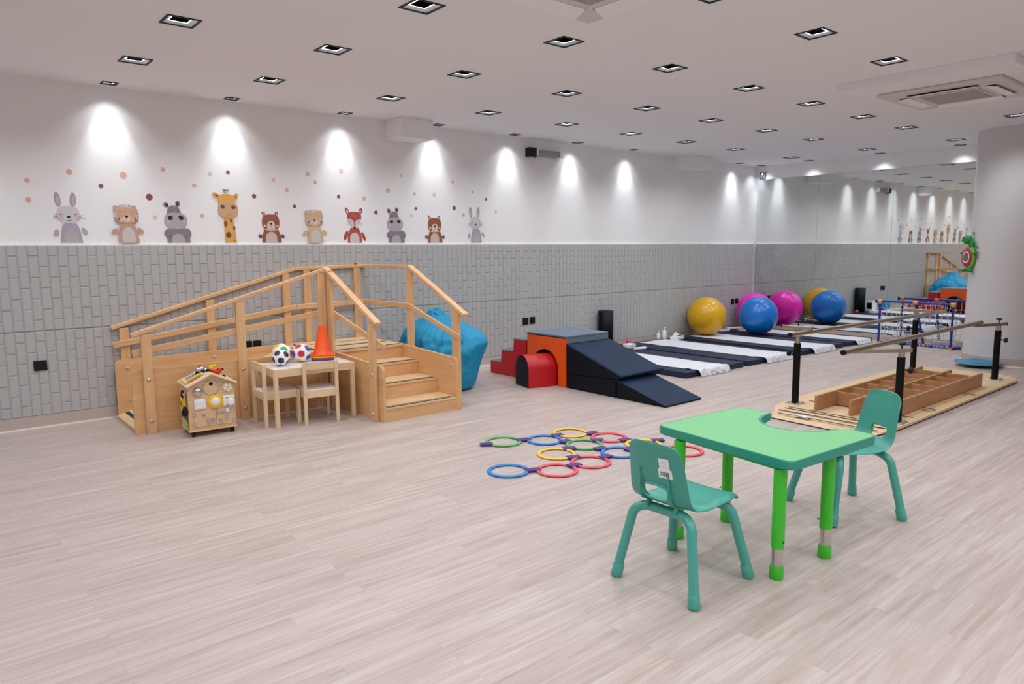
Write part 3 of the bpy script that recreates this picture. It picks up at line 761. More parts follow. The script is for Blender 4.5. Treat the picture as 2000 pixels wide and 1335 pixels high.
# ------------------------------------------------------------------ children's pine table and two chairs
T2 = thing('play_table', 'low pine play table with white top beside the ramp', 'table', (2.53, 5.83, 0), math.radians(-2))
x0, x1, y0, y1, zt = -.355, .355, -.225, .225, .485
for sx in (x0, x1 - .034):
    for sy in (y0, y1 - .034):
        b = B(); b.box(sx, sx + .034, sy, sy + .034, 0, zt - .001, .003); obj('leg', b, 'pine_z', T2, local=True)
for sy in (y0 + .003, y1 - .021):
    b = B(); b.box(x0 + .034, x1 - .034, sy, sy + .018, zt - .066, zt, .002); obj('apron', b, 'pine_x', T2, local=True)
for sx in (x0 + .003, x1 - .021):
    b = B(); b.box(sx, sx + .018, y0 + .034, y1 - .034, zt - .066, zt, .002); obj('apron', b, 'pine_y', T2, local=True)
b = B(); b.box(x0 + .02, x1 - .02, y0 + .02, y1 - .02, zt - .012, zt - .003); obj('tabletop', b, 'tablewhite', T2, local=True)
for sx in (x0 + .017, x1 - .017):
    b = B(); b.lathe([(.009, y0 - .004 - y0), (.006, -.004), (0, -.004)], (sx, y0, zt - .03), 12, rot=(PI / 2, 0, 0)); obj('screw', b, 'zinc', T2, 40, local=True)

def pine_chair(loc, rz, label):   # faces +y, backrest at -y
    t = thing('pine_chair', label, 'chair', loc, rz, 'pine chairs at the play table')
    w, d = .135, .14
    for sx in (-1, 1):
        b = B(); b.box(sx * w - .014, sx * w + .014, -d - .014, -d + .014, 0, .525, .002); obj('leg', b, 'pine_z', t, local=True)
        b = B(); b.box(sx * w - .014, sx * w + .014, d - .014, d + .014, 0, .29, .002); obj('leg', b, 'pine_z', t, local=True)
        b = B(); b.box(sx * w - .009, sx * w + .009, -d + .014, d - .014, .225, .288, .002); obj('seat_rail', b, 'pine_y', t, local=True)
    for sy in (-1, 1):
        b = B(); b.box(-w + .014, w - .014, sy * d - .009, sy * d + .009, .225, .288, .002); obj('seat_rail', b, 'pine_x', t, local=True)
    b = B(); b.box(-w - .006, w + .006, -d + .008, d + .006, .28, .29, .002); obj('seat', b, 'tablewhite', t, local=True)
    b = B(); b.box(-w + .014, w - .014, -d - .009, -d + .009, .46, .525, .002); obj('backrest', b, 'pine_x', t, local=True)
    for sx in (-1, 1):
        b = B(); b.lathe([(.008, 0), (.005, .004), (0, .004)], (sx * w, -d - .014, .26), 10, rot=(PI / 2, 0, 0)); obj('screw', b, 'zinc', t, 40, local=True)
    return t
c1_ = pine_chair((2.265, 5.845, 0), math.radians(-92), 'small pine chair pushed in at the left end of the play table')
dup(c1_, (2.565, 5.70, 0), math.radians(-9), 'small pine chair with its back to the camera at the play table')

# ------------------------------------------------------------------ balls and cones on the play table
PH = (1 + 5 ** .5) / 2
pent = [Vector(v).normalized() for a in (-1, 1) for c in (-PH, PH) for v in ((0, a, c), (a, c, 0), (c, 0, a))]
hexa = [Vector(v).normalized() for v in [(sx, sy, sz) for sx in (-1, 1) for sy in (-1, 1) for sz in (-1, 1)]] + \
       [Vector(v).normalized() for a in (-1 / PH, 1 / PH) for c in (-PH, PH) for v in ((0, a, c), (a, c, 0), (c, 0, a))]
hexa = hexa[:8] + [Vector(v).normalized() for a in (-1 / PH, 1 / PH) for c in (-PH, PH) for v in ((a, 0, c), (0, c, a), (c, a, 0))]
def football(c, r, pm, rot, label):
    b = B(); bmesh.ops.create_icosphere(b.bm, subdivisions=5, radius=r)
    R = Euler(rot).to_matrix(); order = list(range(12)); random.Random(3).shuffle(order)
    for f in b.bm.faces:
        d = f.calc_center_median().normalized()
        ps = [1.05 * d.dot(p) / 2.32744 for p in pent]; hs = [d.dot(h) / 2.26728 for h in hexa]
        mp_, mh = max(ps), max(hs)
        f.material_index = 0 if mh > mp_ else 1 + order[ps.index(mp_)] % len(pm)
        both = sorted(ps + hs); g = min(1, (both[-1] - both[-2]) / .012)
        for v in f.verts: pass
    bmesh.ops.transform(b.bm, matrix=R.to_4x4(), verts=b.bm.verts)
    bmesh.ops.translate(b.bm, vec=c, verts=b.bm.verts)
    o = obj('toy_football', b, ['s_white'] + pm, None, 60); tag(o, label, 'ball', 'footballs on the play table')
ZT = .4835
football((2.31, 5.815, ZT + .0715), .0715, ['s_black'], (.5, .25, .3), 'small black and white football at the front of the play table')
football((2.535, 5.912, ZT + .078), .078, ['s_blue', 's_yel', 's_red', 's_green', 's_orange'], (.3, .5, .2), 'multicoloured football right beside the orange cone')
football((2.392, 5.99, ZT + .084), .084, ['s_red', 's_yel', 's_green', 's_orange', 's_blue'], (1.0, .2, .9), 'multicoloured football half hidden behind the black and white one')
def cone(z, m, h, label):
    t = thing('marker_cone', label, 'cone', (2.735, 5.915, ZT + z), math.radians(-25), 'stacked marker cones on the play table')
    b = B(); b.prism(rpoly([(-.098, -.098), (.098, -.098), (.098, .098), (-.098, .098)], .03), 0, .012, .003); obj('base', b, m, t, local=True)
    b = B(); b.lathe([(.092, .012), (.084, .024), (.074, .04), (.026, h - .004), (.02, h), (0, h)], seg=28); obj('cone_body', b, m, t, 30, local=True)
for k, (m_, l_) in enumerate((('c_blue', 'blue marker cone at the bottom of the stack'), ('c_red', 'red marker cone second from the bottom of the stack'), ('c_yel', 'yellow-green marker cone just under the orange one'), ('c_orange', 'tall orange marker cone on top of the stack'))):
    cone(.0135 * k, m_, .268, l_)

# ------------------------------------------------------------------ busy-board toy house on castors
H = thing('busy_board_house', 'wooden busy-board toy house on castors in front of the ramp', 'toy house', (1.715, 5.765, 0), math.radians(-4))
H.scale = (1.05, 1.05, 1.05)
def HP(name, b, m, smooth=None, parent=None): return obj(name, b, m, parent or H, smooth, local=True)
hw, hd = .168, .27
b = B(); b.prism([(-hw, .05), (hw, .05), (hw, .385), (0, .465), (-hw, .385)], 0, hd, .003, xz(hd)); body = HP('body', b, 'house')
b = B(); b.box(-hw - .006, hw + .006, -.012, hd + .01, .042, .052, .003); HP('base_board', b, 'house')
for s_ in (-1, 1):
    b = B(); a = math.atan2(.08, .168); c = Vector((s_ * .088, hd / 2 - .01, .43)); b.rbox(c, (.205, hd + .05, .014), (0, s_ * a, 0), .003); HP('roof_board', b, 'pine_x')
for sx in (-1, 1):
    for y in (.02, hd - .02):
        b = B(); b.cyl((sx * .14 - .011, y, .018), (sx * .14 + .011, y, .018), .018, seg=16); b.box(sx * .14 - .014, sx * .14 + .014, y - .012, y + .012, .02, .043, .002); HP('castor', b, 'black', 40)
F = -.0
def disc(name, x, z, r, d, m, parent=None, dome=False, seg=28):
    b = B()
    if dome: prof = [(r, 0)] + [(r * math.cos(k * PI / 16), d * math.sin(k * PI / 16)) for k in range(1, 8)] + [(0, d)]
    else: prof = [(r, 0), (r, d * .8), (r * .94, d), (0, d)]
    b.lathe(prof, (x, F, z), seg, rot=(PI / 2, 0, 0)); return HP(name, b, m, 40, parent)
dr = disc('round_door', -.002, .365, .056, .005, 'house'); b = B(); b.tube([(-.002 + .057 * math.cos(a), F - .002, .365 + .057 * math.sin(a)) for a in [2 * PI * k / 32 for k in range(32)]], .0012, 4, True); HP('door_groove', b, 'grip', None, dr)
b = B(); b.lathe([(.014, .005), (.014, .0058), (0, .0058)], (-.002, F, .393), 16, rot=(PI / 2, 0, 0)); HP('finger_hole', b, 'black', None, dr)
b = B(); b.box(-.062, -.05, F - .008, F - .003, .35, .38); HP('hinge', b, 'zinc', None, dr)
b = B(); b.box(.03, .072, F - .009, F - .003, .378, .396, .002); b.cyl((.05, F - .006, .387), (.05, F - .02, .387), .005, seg=10); HP('latch', b, 'zinc', None, dr)
disc('dome_mirror', -.098, .342, .036, .03, 'chrome', None, True)
kn = disc('push_button', .118, .355, .034, .014, 's_white'); disc('button_centre', .118, .354, .013, .02, 'yellow', kn)
for k in range(5):
    a = PI / 2 + k * 2 * PI / 5; disc('button_stud', .118 + .025 * math.cos(a), .355 + .025 * math.sin(a), .0035, .0155, 'black', kn, False, 10)
b = B(); b.box(-.128, -.048, F - .012, F + .002, .21, .288, .004); sw = HP('light_switch', b, 'white'); b = B(); b.box(-.116, -.06, F - .017, F - .011, .222, .276, .003); HP('rocker', b, 'white', None, sw)
yl = disc('push_light', .022, .255, .053, .012, 'yellow'); disc('light_dome', .022, .255, .038, .026, 's_white', yl, True)
b = B(); b.box(.078, .158, F - .012, F + .002, .215, .292, .004); so = HP('socket_plate', b, 'white'); b = B(); b.lathe([(.026, 0), (.026, .025), (.02, .03), (0, .03)], (.128, F - .012, .243), 20, rot=(PI / 2, 0, 0)); HP('plug', b, 'white', 40, so)
b = B(); 
for dx in (-.006, .006): b.box(.106 + dx - .0018, .106 + dx + .0018, F - .0128, F - .011, .27, .279)
HP('pin_holes', b, 'black', None, so)
b = B(); b.tube(fillet([(.128, F - .035, .225), (.115, F - .03, .205), (.108, F - .012, .19)], .01), .003, 6); b.box(.092, .118, F - .016, F, .165, .197, .003); HP('plug_cord', b, 'white', None, so)
for x0_, x1_ in ((-.13, .022), (.024, .15)):
    b = B(); b.box(x0_, x1_, F - .006, F + .001, .075, .195, .002); d_ = HP('door', b, 'house')
    hx = x0_ if x0_ < 0 else x1_
    for z in (.09, .165): b = B(); b.box(hx - .012, hx + .012, F - .010, F - .005, z - .004, z + .024, .001); HP('hinge', b, 'zinc', None, d_)
    if x0_ < 0:
        b = B(); b.box(-.045, -.02, F - .012, F - .005, .09, .135, .002); b.cyl((-.032, F - .01, .118), (-.032, F - .02, .118), .006, seg=10); b.cyl((-.032, F - .01, .1), (-.032, F - .02, .1), .004, seg=10); HP('lock', b, 'zinc', 40, d_)
        b = B(); b.lathe([(.008, .006), (.01, .014), (.006, .022), (0, .023)], (-.065, F, .165), 14, rot=(PI / 2, 0, 0)); HP('knob', b, 'zinc', 40, d_)
        b = B(); b.lathe([(.014, .005), (.012, .016), (0, .018)], (.0, F, .12), 14, rot=(PI / 2, 0, 0)); b.box(-.003, .003, F - .03, F - .016, .105, .135); HP('turn_latch', b, 'zinc', 40, d_)
    else:
        b = B(); b.cyl((.02, F - .012, .178), (.085, F - .012, .178), .004, seg=8); b.box(.03, .045, F - .016, F - .005, .166, .19); b.box(.06, .072, F - .016, F - .005, .166, .19); HP('bolt_latch', b, 'zinc', None, d_)
        b = B(); b.ball((.048, F - .014, .125), .009, 10, 8); b.tube(fillet([(.048, F - .012, .12), (.058, F - .014, .1), (.07, F - .012, .085), (.04, F - .014, .07)], .01), .003, 6); HP('chain_latch', b, 'zinc', 40, d_)
        b = B(); b.box(.085, .108, F - .010, F - .005, .10, .16, .002); HP('strike_plate', b, 'zinc', None, d_)
# on the roof: xylophone and two toy vehicles fixed to it
a = math.atan2(.08, .168); mt = Matrix.Translation((-.10, .09, .431)) @ Euler((0, -a, 0)).to_matrix().to_4x4()
b = B(); b.box(-.075, .075, -.055, .13, .004, .012, .003, 2, mt); xy = HP('xylophone', b, 'pine_y')
for k, c in enumerate(('toyred', 's_white', 'toyblue', 'toyteal', 'toygreen', 'yellow', 'toyorange')):
    b = B(); y = -.045 + k * .0262 ; b.box(-.055 + .0035 * (6 - k), .055 - .0035 * (6 - k), .12 - k * .0262 - .009 - .02, .12 - k * .0262 + .009 - .02, .014, .019, .002, 2, mt); HP('key', b, c, None, xy)
b = B(); b.ball((-.045, .13, .487), .03, 18, 12, (1.25, .85, .9), (0, -.35, .3)); b.ball((-.008, .10, .485), .018, 14, 10); tv = HP('silver_toy', b, 'silver', 40)
for p in ((-.07, .11, .463), (-.03, .10, .47)): b = B(); b.cyl(p, (p[0], p[1] - .014, p[2]), .015, seg=14); HP('wheel', b, 'black', 40, tv)
b = B(); b.lathe([(.014, 0), (.014, .01), (.008, .014), (0, .014)], (.0, .08, .484), 14, rot=(PI / 2, 0, 0)); HP('toy_eye', b, 'black', 40, tv)
b = B(); b.rbox((-.045, .12, .518), (.02, .012, .006), (0, -.35, .3)); HP('toy_patch', b, 'toyred', None, tv)
b = B(); b.rbox((.05, .10, .47), (.07, .05, .022), (0, a, 0), .006); ty = HP('digger_toy', b, 'toyred')
b = B(); b.rbox((.035, .11, .496), (.04, .04, .034), (0, a * .6, .2), .01); b.ball((.052, .1, .51), .014, 12, 8); HP('digger_cab', b, 'yellow', 40, ty)
b = B(); b.rbox((.085, .10, .472), (.028, .036, .034), (0, a, .3), .005); HP('digger_bucket', b, 'toyred', None, ty)
for p in ((.02, .075, .464), (.07, .075, .442), (.115, .09, .425)): b = B(); b.cyl(p, (p[0], p[1] - .012, p[2]), .013, seg=12); HP('wheel', b, 'black', 40, ty)
b = B(); b.lathe([(.008, 0), (.012, .012), (.009, .03), (0, .034)], (.115, .12, .435), 12); HP('peg_figure', b, 'pine_z', 40)
b = B(); b.ball((.115, .12, .474), .011, 12, 8); HP('peg_hat', b, 'navydark', 40)
# left side: yellow tool, horn, coloured beads
xs_ = -hw
b = B(); b.prism(rpoly([(.05, .165), (.085, .165), (.098, .22), (.098, .30), (.062, .31), (.045, .25)], .015), 0, .03, .006, yz(xs_ - .034)); yt = HP('yellow_tool_toy', b, 'yellow')
b = B(); b.tube(fillet([(xs_ - .02, .06, .30), (xs_ - .02, .055, .345), (xs_ - .02, .085, .35), (xs_ - .02, .097, .30)], .02), .010, 10); HP('tool_grip', b, 'black', 40, yt)
b = B(); b.rbox((xs_ - .02, .06, .175), (.032, .03, .03), (0, 0, 0), .006); HP('tool_tip', b, 'black', 40, yt)
b = B(); b.prism(rpoly([(.06, .235), (.076, .235), (.076, .275), (.06, .275)], .003), 0, .032, 0, yz(xs_ - .036)); HP('tool_label', b, 'black', None, yt)
b = B(); b.lathe([(.018, .34), (.012, .333), (.005, .32), (.005, .25), (.007, .235)], (xs_ - .02, .02, 0), 14); hn = HP('horn', b, 'chrome', 40)
b = B(); b.lathe([(.008, .24), (.012, .225), (.024, .20), (.022, .185), (.012, .172), (0, .17)], (xs_ - .022, .02, 0), 16); HP('horn_bulb', b, 'black', 40, hn)
for k, (y, z, c) in enumerate(((.10, .165, 'toyred'), (.10, .145, 'toyred'), (.06, .15, 'toyblue'), (.05, .13, 'toyblue'), (.085, .12, 'yellow'), (.075, .10, 'yellow'), (.04, .115, 'toygreen'), (.03, .095, 'toygreen'), (.03, .078, 'toygreen'))):
    b = B(); b.lathe([(.0, -.006), (.013, -.005), (.017, 0), (.013, .005), (0, .006)], (xs_ - .010, y, z), 12, axis='x'); HP('gear_bead', b, c, 40)

# ------------------------------------------------------------------ bean bag
def beanbag():
    prof = [(0, 0), (.18, 0), (.31, .002), (.365, .035), (.395, .12), (.412, .22), (.422, .34), (.418, .45), (.385, .55), (.315, .63), (.225, .695), (.15, .74), (.105, .772), (.086, .80), (.07, .828), (.03, .838), (0, .838)]
    L = [0]
    for p, q in zip(prof, prof[1:]): L.append(L[-1] + math.hypot(q[0] - p[0], q[1] - p[1]))
    def at(t):
        d = t * L[-1]
        for i in range(len(prof) - 1):
            if d <= L[i + 1] + 1e-9:
                k = (d - L[i]) / (L[i + 1] - L[i]); return (prof[i][0] + (prof[i + 1][0] - prof[i][0]) * k, prof[i][1] + (prof[i + 1][1] - prof[i][1]) * k)
    b = B()
    def fn(u, v):
        r, z = at(v); th = 2 * PI * u
        k = min(1, max(0, (z - .12) / .5))
        cre = .06 * abs(math.sin(3.5 * th + 2.2 * math.sin(z * 7))) * k - .05 * k + .035 * math.sin(9 * th - 9 * z + 1.3) * k * min(1, r / .2)
        q = Vector((math.cos(th), math.sin(th), z * 3.2)); cre += .08 * noise.noise(q * 2.1) * (.3 + k) + .035 * noise.noise(q * 5) * (.3 + k)
        rg = max(0, 1 - abs(noise.noise(Vector((math.cos(th) * 1.9, math.sin(th) * 1.9, z * 2.0 + 4)))) * 6) ; cre -= .075 * rg * rg * (.15 + k)
        rg = max(0, 1 - abs(noise.noise(Vector((math.cos(th) * 3.4 + 7, math.sin(th) * 3.4, z * 4.0)))) * 6) ; cre -= .035 * rg * rg * (.15 + k)
        sh = .10 * math.exp(-((th - 5.6) / .65) ** 2) * math.exp(-((z - .50) / .16) ** 2) + .05 * math.exp(-((th - 3.6) / .6) ** 2) * math.exp(-((z - .55) / .15) ** 2)
        rr = r * (1 + cre) + sh * (r > .05)
        lean = max(0, z - .5) * .10
        zz = z + (.015 * noise.noise(q * 3) if z > .05 else 0)
        return (max(3.765 + .03 * noise.noise(q * 2), 4.175 + rr * math.cos(th) - lean), 6.20 + 1.08 * rr * math.sin(th), zz)
    b.grid(fn, 160, 90, None, True)
    bmesh.ops.remove_doubles(b.bm, verts=b.bm.verts, dist=.0006)
    t = thing('bean_bag', 'turquoise blue bean bag slumped beside the wooden stairs', 'bean bag', (4.165, 6.20, 0))
    obj('cover', b, 'beanblue', t, 180)
    b = B(); b.tube(fillet([(4.12, 6.17, .80), (4.085, 6.13, .815), (4.10, 6.11, .77), (4.14, 6.12, .73)], .02), .012, 8); obj('carry_loop', b, 'beanblue', t, 60)
beanbag()

# ------------------------------------------------------------------ soft play blocks
fx0, fx1 = 5.14, 5.79
t = thing('foam_stairs', 'red foam steps with grey tops behind the orange tunnel cube', 'foam block', (5.465, 6.2, 0))
st = [(6.55, .148), (6.345, .298), (6.122, .447)]
b = B(); b.prism([(5.905, 0), (6.55, 0), (6.55, .14), (6.345, .14), (6.345, .29), (6.122, .29), (6.122, .44), (5.905, .44)], fx0, fx1, .006, yz(0)); obj('foam_body', b, 'red', t)
for (y, z), y2 in zip(st, (6.345, 6.122, 5.905)):
    b = B(); b.box(fx0, fx1, y2 + .002, y, z - .012, z + .002, .004); obj('tread_pad', b, 'greyvinyl', t)
t = thing('foam_tunnel_cube', 'orange foam cube with arched tunnel hole and grey top', 'foam block', (5.465, 5.58, 0))
hy, hr = 5.595, .205
arch = [(5.275, 0)] + [(hy - hr, 0)] + [(hy + hr * math.cos(a), .175 + hr * math.sin(a)) for a in [PI - PI * k / 20 for k in range(21)]] + [(hy + hr, 0), (5.885, 0), (5.885, .525), (5.275, .525)]
for x in (fx0, fx1 - .02):
    b = B(); b.prism(arch, x, x + .02, 0, yz(0)); obj('side_face', b, 'orange', t)
b = B(); b.prism(arch, fx0 + .02, fx1 - .02, 0, yz(0)); obj('foam_core', b, 'greyvinyl', t)
b = B()
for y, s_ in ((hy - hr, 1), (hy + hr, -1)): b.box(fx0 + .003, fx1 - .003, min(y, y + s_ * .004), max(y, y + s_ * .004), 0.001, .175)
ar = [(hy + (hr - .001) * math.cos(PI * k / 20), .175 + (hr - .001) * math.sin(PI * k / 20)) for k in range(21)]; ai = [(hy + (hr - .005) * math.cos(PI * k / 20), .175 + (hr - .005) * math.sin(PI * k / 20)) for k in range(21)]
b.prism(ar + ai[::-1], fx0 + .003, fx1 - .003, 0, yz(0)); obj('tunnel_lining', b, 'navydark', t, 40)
b = B(); b.box(fx0 + .004, fx1, 5.272, 5.888, .523, .545, .007); obj('top_pad', b, 'greyvinyl', t)
b = B(); b.box(fx0 - .002, fx0 + .012, 5.272, 5.888, .518, .526, .002); obj('top_seam', b, 'navydark', t)
t = thing('foam_arch_block', 'red arched foam block with navy end plugged into the tunnel', 'foam block', (5.06, 5.60, 0), math.radians(-14))
aw = .152; sec = [(-aw, 0), (aw, 0)] + [(aw * math.cos(PI * k / 18), .185 + aw * math.sin(PI * k / 18)) for k in range(19)]
b = B(); b.prism(sec, -.205, .30, .004, yz(0)); obj('foam_body', b, 'red', t, 35, local=True)
b = B(); b.prism([(y * .985, z * .99 + .001) for y, z in sec], -.2095, -.204, 0, yz(0)); obj('end_panel', b, 'navydark', t, local=True)
b = B(); b.box(-.2115, -.209, -.003, .003, .003, .19); obj('zip', b, 'black', t, local=True)
t = thing('foam_wedge', 'large navy foam ramp wedge leaning against the orange cube', 'foam block', (5.46, 4.93, 0))
b = B(); b.prism([(5.262, .0), (5.262, .150), (4.585, .178), (4.580, .0)], fx0 + .003, fx1 - .02, .005, yz(0)); obj('lower_block', b, 'navydark', t)
b = B(); b.prism([(5.262, .155), (5.262, .455), (4.54, .222), (4.545, .186)], fx0, fx1, .004, yz(0)); obj('upper_wedge', b, 'navydark', t)
b = B(); NS = 12
def flap(u, v):
    y = 5.268 - v * .76; z = .462 - v * .247 + (max(0, v - .75) ** 1.5) * .10 * (u - .25)
    return (fx0 - .001 + u * (fx1 - fx0 + .012), y, z)
b.grid(flap, 12, 24)
o = obj('top_flap', b, 'navy', t, 40); md = o.modifiers.new('thickness', 'SOLIDIFY'); md.thickness = .012; md.offset = 0
b = B(); b.box(fx0 - .003, fx0 + .002, 4.80, 5.24, .258, .264); b.box(fx0 - .001, fx0 + .004, 4.60, 5.25, .075, .080); obj('side_seam', b, 'black', t)
t = thing('foam_wedge_small', 'low navy foam wedge at the foot of the foam ramp', 'foam block', (5.42, 4.28, 0))
t.name = 'foam_wedge'
b = B(); b.prism([(4.572, 0), (4.572, .172), (3.985, .012), (3.985, .0)], 5.15, 5.70, .003, yz(0)); obj('foam_body', b, 'navydark', t)
b = B(); b.prism([(4.575, .172), (4.575, .180), (3.982, .018), (3.982, .010)], 5.147, 5.703, .002, yz(0)); obj('top_cover', b, 'navy', t)
b = B(); b.box(5.147, 5.152, 4.22, 4.56, .070, .075); obj('side_seam', b, 'black', t)

# ------------------------------------------------------------------ exercise mats with paper sheets, roll, bits and pieces
MZ = .065
mats_ = [(6.50, 7.66, 6.70, 7.28), (7.745, 8.865, 8.10, 8.72), (9.05, 10.25, 9.30, 9.89), (10.34, 11.20, 10.59, 11.06)]
ml = ['nearest navy exercise mat, partly behind the foam ramp', 'second navy exercise mat from the foam ramp', 'third navy exercise mat, under the yellow gym ball', 'navy exercise mat nearest the mirrors']
pl = ['white paper sheet on the nearest mat, crumpled at its front end', 'white paper sheet on the second mat from the foam ramp', 'white paper sheet on the mat under the yellow ball', 'white paper sheet on the mat nearest the mirrors']
for k, (a, c, pa, pc) in enumerate(mats_):
    t = thing('exercise_mat', ml[k], 'mat', ((a + c) / 2, 5.8, 0), 0, 'navy exercise mats along the wall')
    mid = (a + c) / 2
    b = B(); b.box(a, c, 4.75, 6.86, .0, MZ, .010, 3); obj('mat_body', b, 'matnavy', t, 40)
    b = B(); b.tube([(a + .004, 4.754, MZ - .006), (c - .004, 4.754, MZ - .006)], .004, 6); b.tube([(a + .004, 4.754, MZ - .006), (a + .004, 6.855, MZ - .006)], .004, 6); obj('piping', b, 'navydark', t, 40)
    rnd = random.Random(k)
    b = B(); crump = (.035, .03, .028, .01)[k]
    def sheet(u, v, a=pa, c=pc, k=k, crump=crump):
        s = v * 2.16 ; x = a + u * (c - a)
        q = Vector((u * 3 + k * 5, v * 9, k)); w = noise.noise(q * 1.7)
        front = max(0, (s - 1.55) / .55)
        lift = .0022 + max(0, w) * .006 + min(1, front) ** 2 * crump * (.5 + .5 * noise.noise(q * 3.1 + Vector((9, 0, 0)))) * .9
        if s < 2.03:
            y = 6.77 - s; z = MZ + lift
            if k != 3: x += .012 * noise.noise(Vector((v * 6, k, u)))
        else:
            d = (s - 2.03); y = 6.77 - 2.03 - .004 - d * .35 * (1 + noise.noise(q * 4)) - crump * .4 * (1 + noise.noise(q * 5)); z = max(.004, MZ + lift * (1 - d / .13) - d * .48)
        return (x, min(y, 4.742) if s >= 2.03 else y, z)
    b.grid(sheet, 26, 90)
    o = obj('paper_sheet', b, 'paper', None, 60); tag(o, pl[k], 'paper sheet', 'paper sheets on the mats')
    md = o.modifiers.new('thickness', 'SOLIDIFY'); md.thickness = .0012; md.offset = 1
b = B()
def spiral(n=140):
    out = []
    for i in range(n):
        a_ = i / n * 2 * PI * 5.5; r = .03 + .078 * i / n; out.append((7.465 + r * math.cos(a_), 6.845 + r * math.sin(a_)))
    return out
sp = spiral(); bm = b.bm
lo = [bm.verts.new((p[0], p[1], MZ + .002)) for p in sp]; hi_ = [bm.verts.new((p[0], p[1], .575)) for p in sp]
for i in range(len(sp) - 1): bm.faces.new((lo[i], lo[i + 1], hi_[i + 1], hi_[i]))
o = obj('rolled_mat', b, 'navydark', None, 60); tag(o, 'dark navy rolled-up mat standing on end by the wall', 'rolled mat')
md = o.modifiers.new('thickness', 'SOLIDIFY'); md.thickness = .009; md.offset = 0
def gym_ball(x, y, r, m, label):
    t = thing('gym_ball', label, 'ball', (x, y, MZ + .004), 0, 'big gym balls on the mats')
    b = B(); b.ball((x, y, MZ + .004 + r), r, 64, 40); obj('ball_skin', b, m, t, 180)
    b = B(); d = Vector((-.45, -.75, -.35)).normalized(); c = Vector((x, y, MZ + r)); b.tube([c + d * (r - .004), c + d * (r + .0015)], .009, 12); obj('valve_plug', b, m, t, 40)
gym_ball(9.60, 6.648, .303, 'yball', 'large yellow gym ball against the padded wall')
gym_ball(10.284, 6.15, .303, 'bball', 'large blue gym ball in front of the pink one')
gym_ball(10.949, 6.62, .305, 'pball', 'large pink gym ball in the corner by the mirrors')
b = B(); b.ball((6.72, 6.66, MZ + .134), .125, 32, 20)
tag(obj('small_ball', b, 'cyan', None, 180), 'small blue ball behind the foam blocks, seen in the mirror', 'ball')
t = thing('display_box', 'white box with black screen seen in the mirror beside the roll', 'box', (7.0, 6.73, MZ))
b = B(); b.box(6.92, 7.14, 6.72, 6.85, MZ + .008, MZ + .22, .006); obj('casing', b, 'white', t)
b = B(); b.box(7.142, 7.145, 6.735, 6.835, MZ + .05, MZ + .18); obj('screen', b, 'darkglass', t)
def pump(x, y, s, label):
    t = thing('pump_bottle', label, 'bottle', (x, y, MZ), 0, 'pump bottles by the wall')
    b = B(); b.lathe([(0, MZ), (.033 * s, MZ), (.035 * s, MZ + .005), (.035 * s, MZ + .10 * s), (.028 * s, MZ + .125 * s), (.012 * s, MZ + .14 * s)], (x, y, 0.003), 20); obj('bottle_body', b, 'white', t, 40)
    b = B(); b.cyl((x, y, MZ + .14 * s), (x, y, MZ + .175 * s), .008 * s, seg=10); b.beam((x - .01, y, MZ + .18 * s), (x + .04 * s, y, MZ + .178 * s), .014 * s, .01 * s); obj('pump_head', b, 'white', t, 40)
pump(8.73, 6.80, 1.0, 'white pump bottle nearer the tissue box'); pump(8.62, 6.825, .72, 'shorter white pump bottle left of the taller one')
t = thing('tissue_box', 'white tissue box with tissue pulled out, by the pump bottles', 'tissue box', (8.84, 6.63, MZ))
b = B(); b.rbox((8.83, 6.63, MZ + .028), (.25, .13, .05), (0, 0, .25), .006); obj('carton', b, 'white', t)
b = B()
def tissue(u, v): 
    q = Vector((u * 4, v * 4, 2)); e = 1 - (2 * u - 1) ** 2; return (8.75 + u * .16, 6.60 + v * .07 + .02 * noise.noise(q), MZ + .054 + e * (.018 + .03 * v + .03 * abs(noise.noise(q * 2))))
b.grid(tissue, 16, 8); o = obj('tissue', b, 'paper', t, 180); o.modifiers.new('thickness', 'SOLIDIFY').thickness = .002
b = B(); b.ball((7.83, 6.74, MZ + .037), .037, 20, 14); tag(obj('massage_ball', b, 'pinkrub', None, 180), 'small pink rubber ball on the back end of a mat', 'ball')
b = B(); b.rbox((7.575, 6.50, MZ + .032), (.17, .12, .058), (0, 0, .2), .006); tag(obj('carton_box', b, 'white'), 'small white carton on the nearest mat beside the foam ramp', 'box')
t = thing('paper_tube', 'thin white tube with magenta end lying behind the foam ramp', 'tube', (7.575, 6.28, MZ))
b = B(); b.cyl((7.44, 6.30, MZ + .022), (7.63, 6.26, MZ + .022), .02, seg=16); obj('tube_body', b, 'white', t, 40)
b = B(); b.cyl((7.63, 6.26, MZ + .022), (7.652, 6.256, MZ + .022), .0215, seg=16); obj('end_cap', b, 'magenta', t, 40)
for (xa, ya, xb, yb, l_) in ((10.02, 6.70, 10.20, 6.62, 'short white paper roll right of the yellow gym ball'), (10.36, 6.78, 10.75, 6.70, 'long white paper roll at the back beside the blue gym ball')):
    z_ = MZ + .031 
    b = B(); b.cyl((xa, ya, z_), (xb, yb, z_), .023, seg=18); tag(obj('paper_roll', b, 'paper', None, 40), l_, 'paper roll', 'paper rolls by the wall')

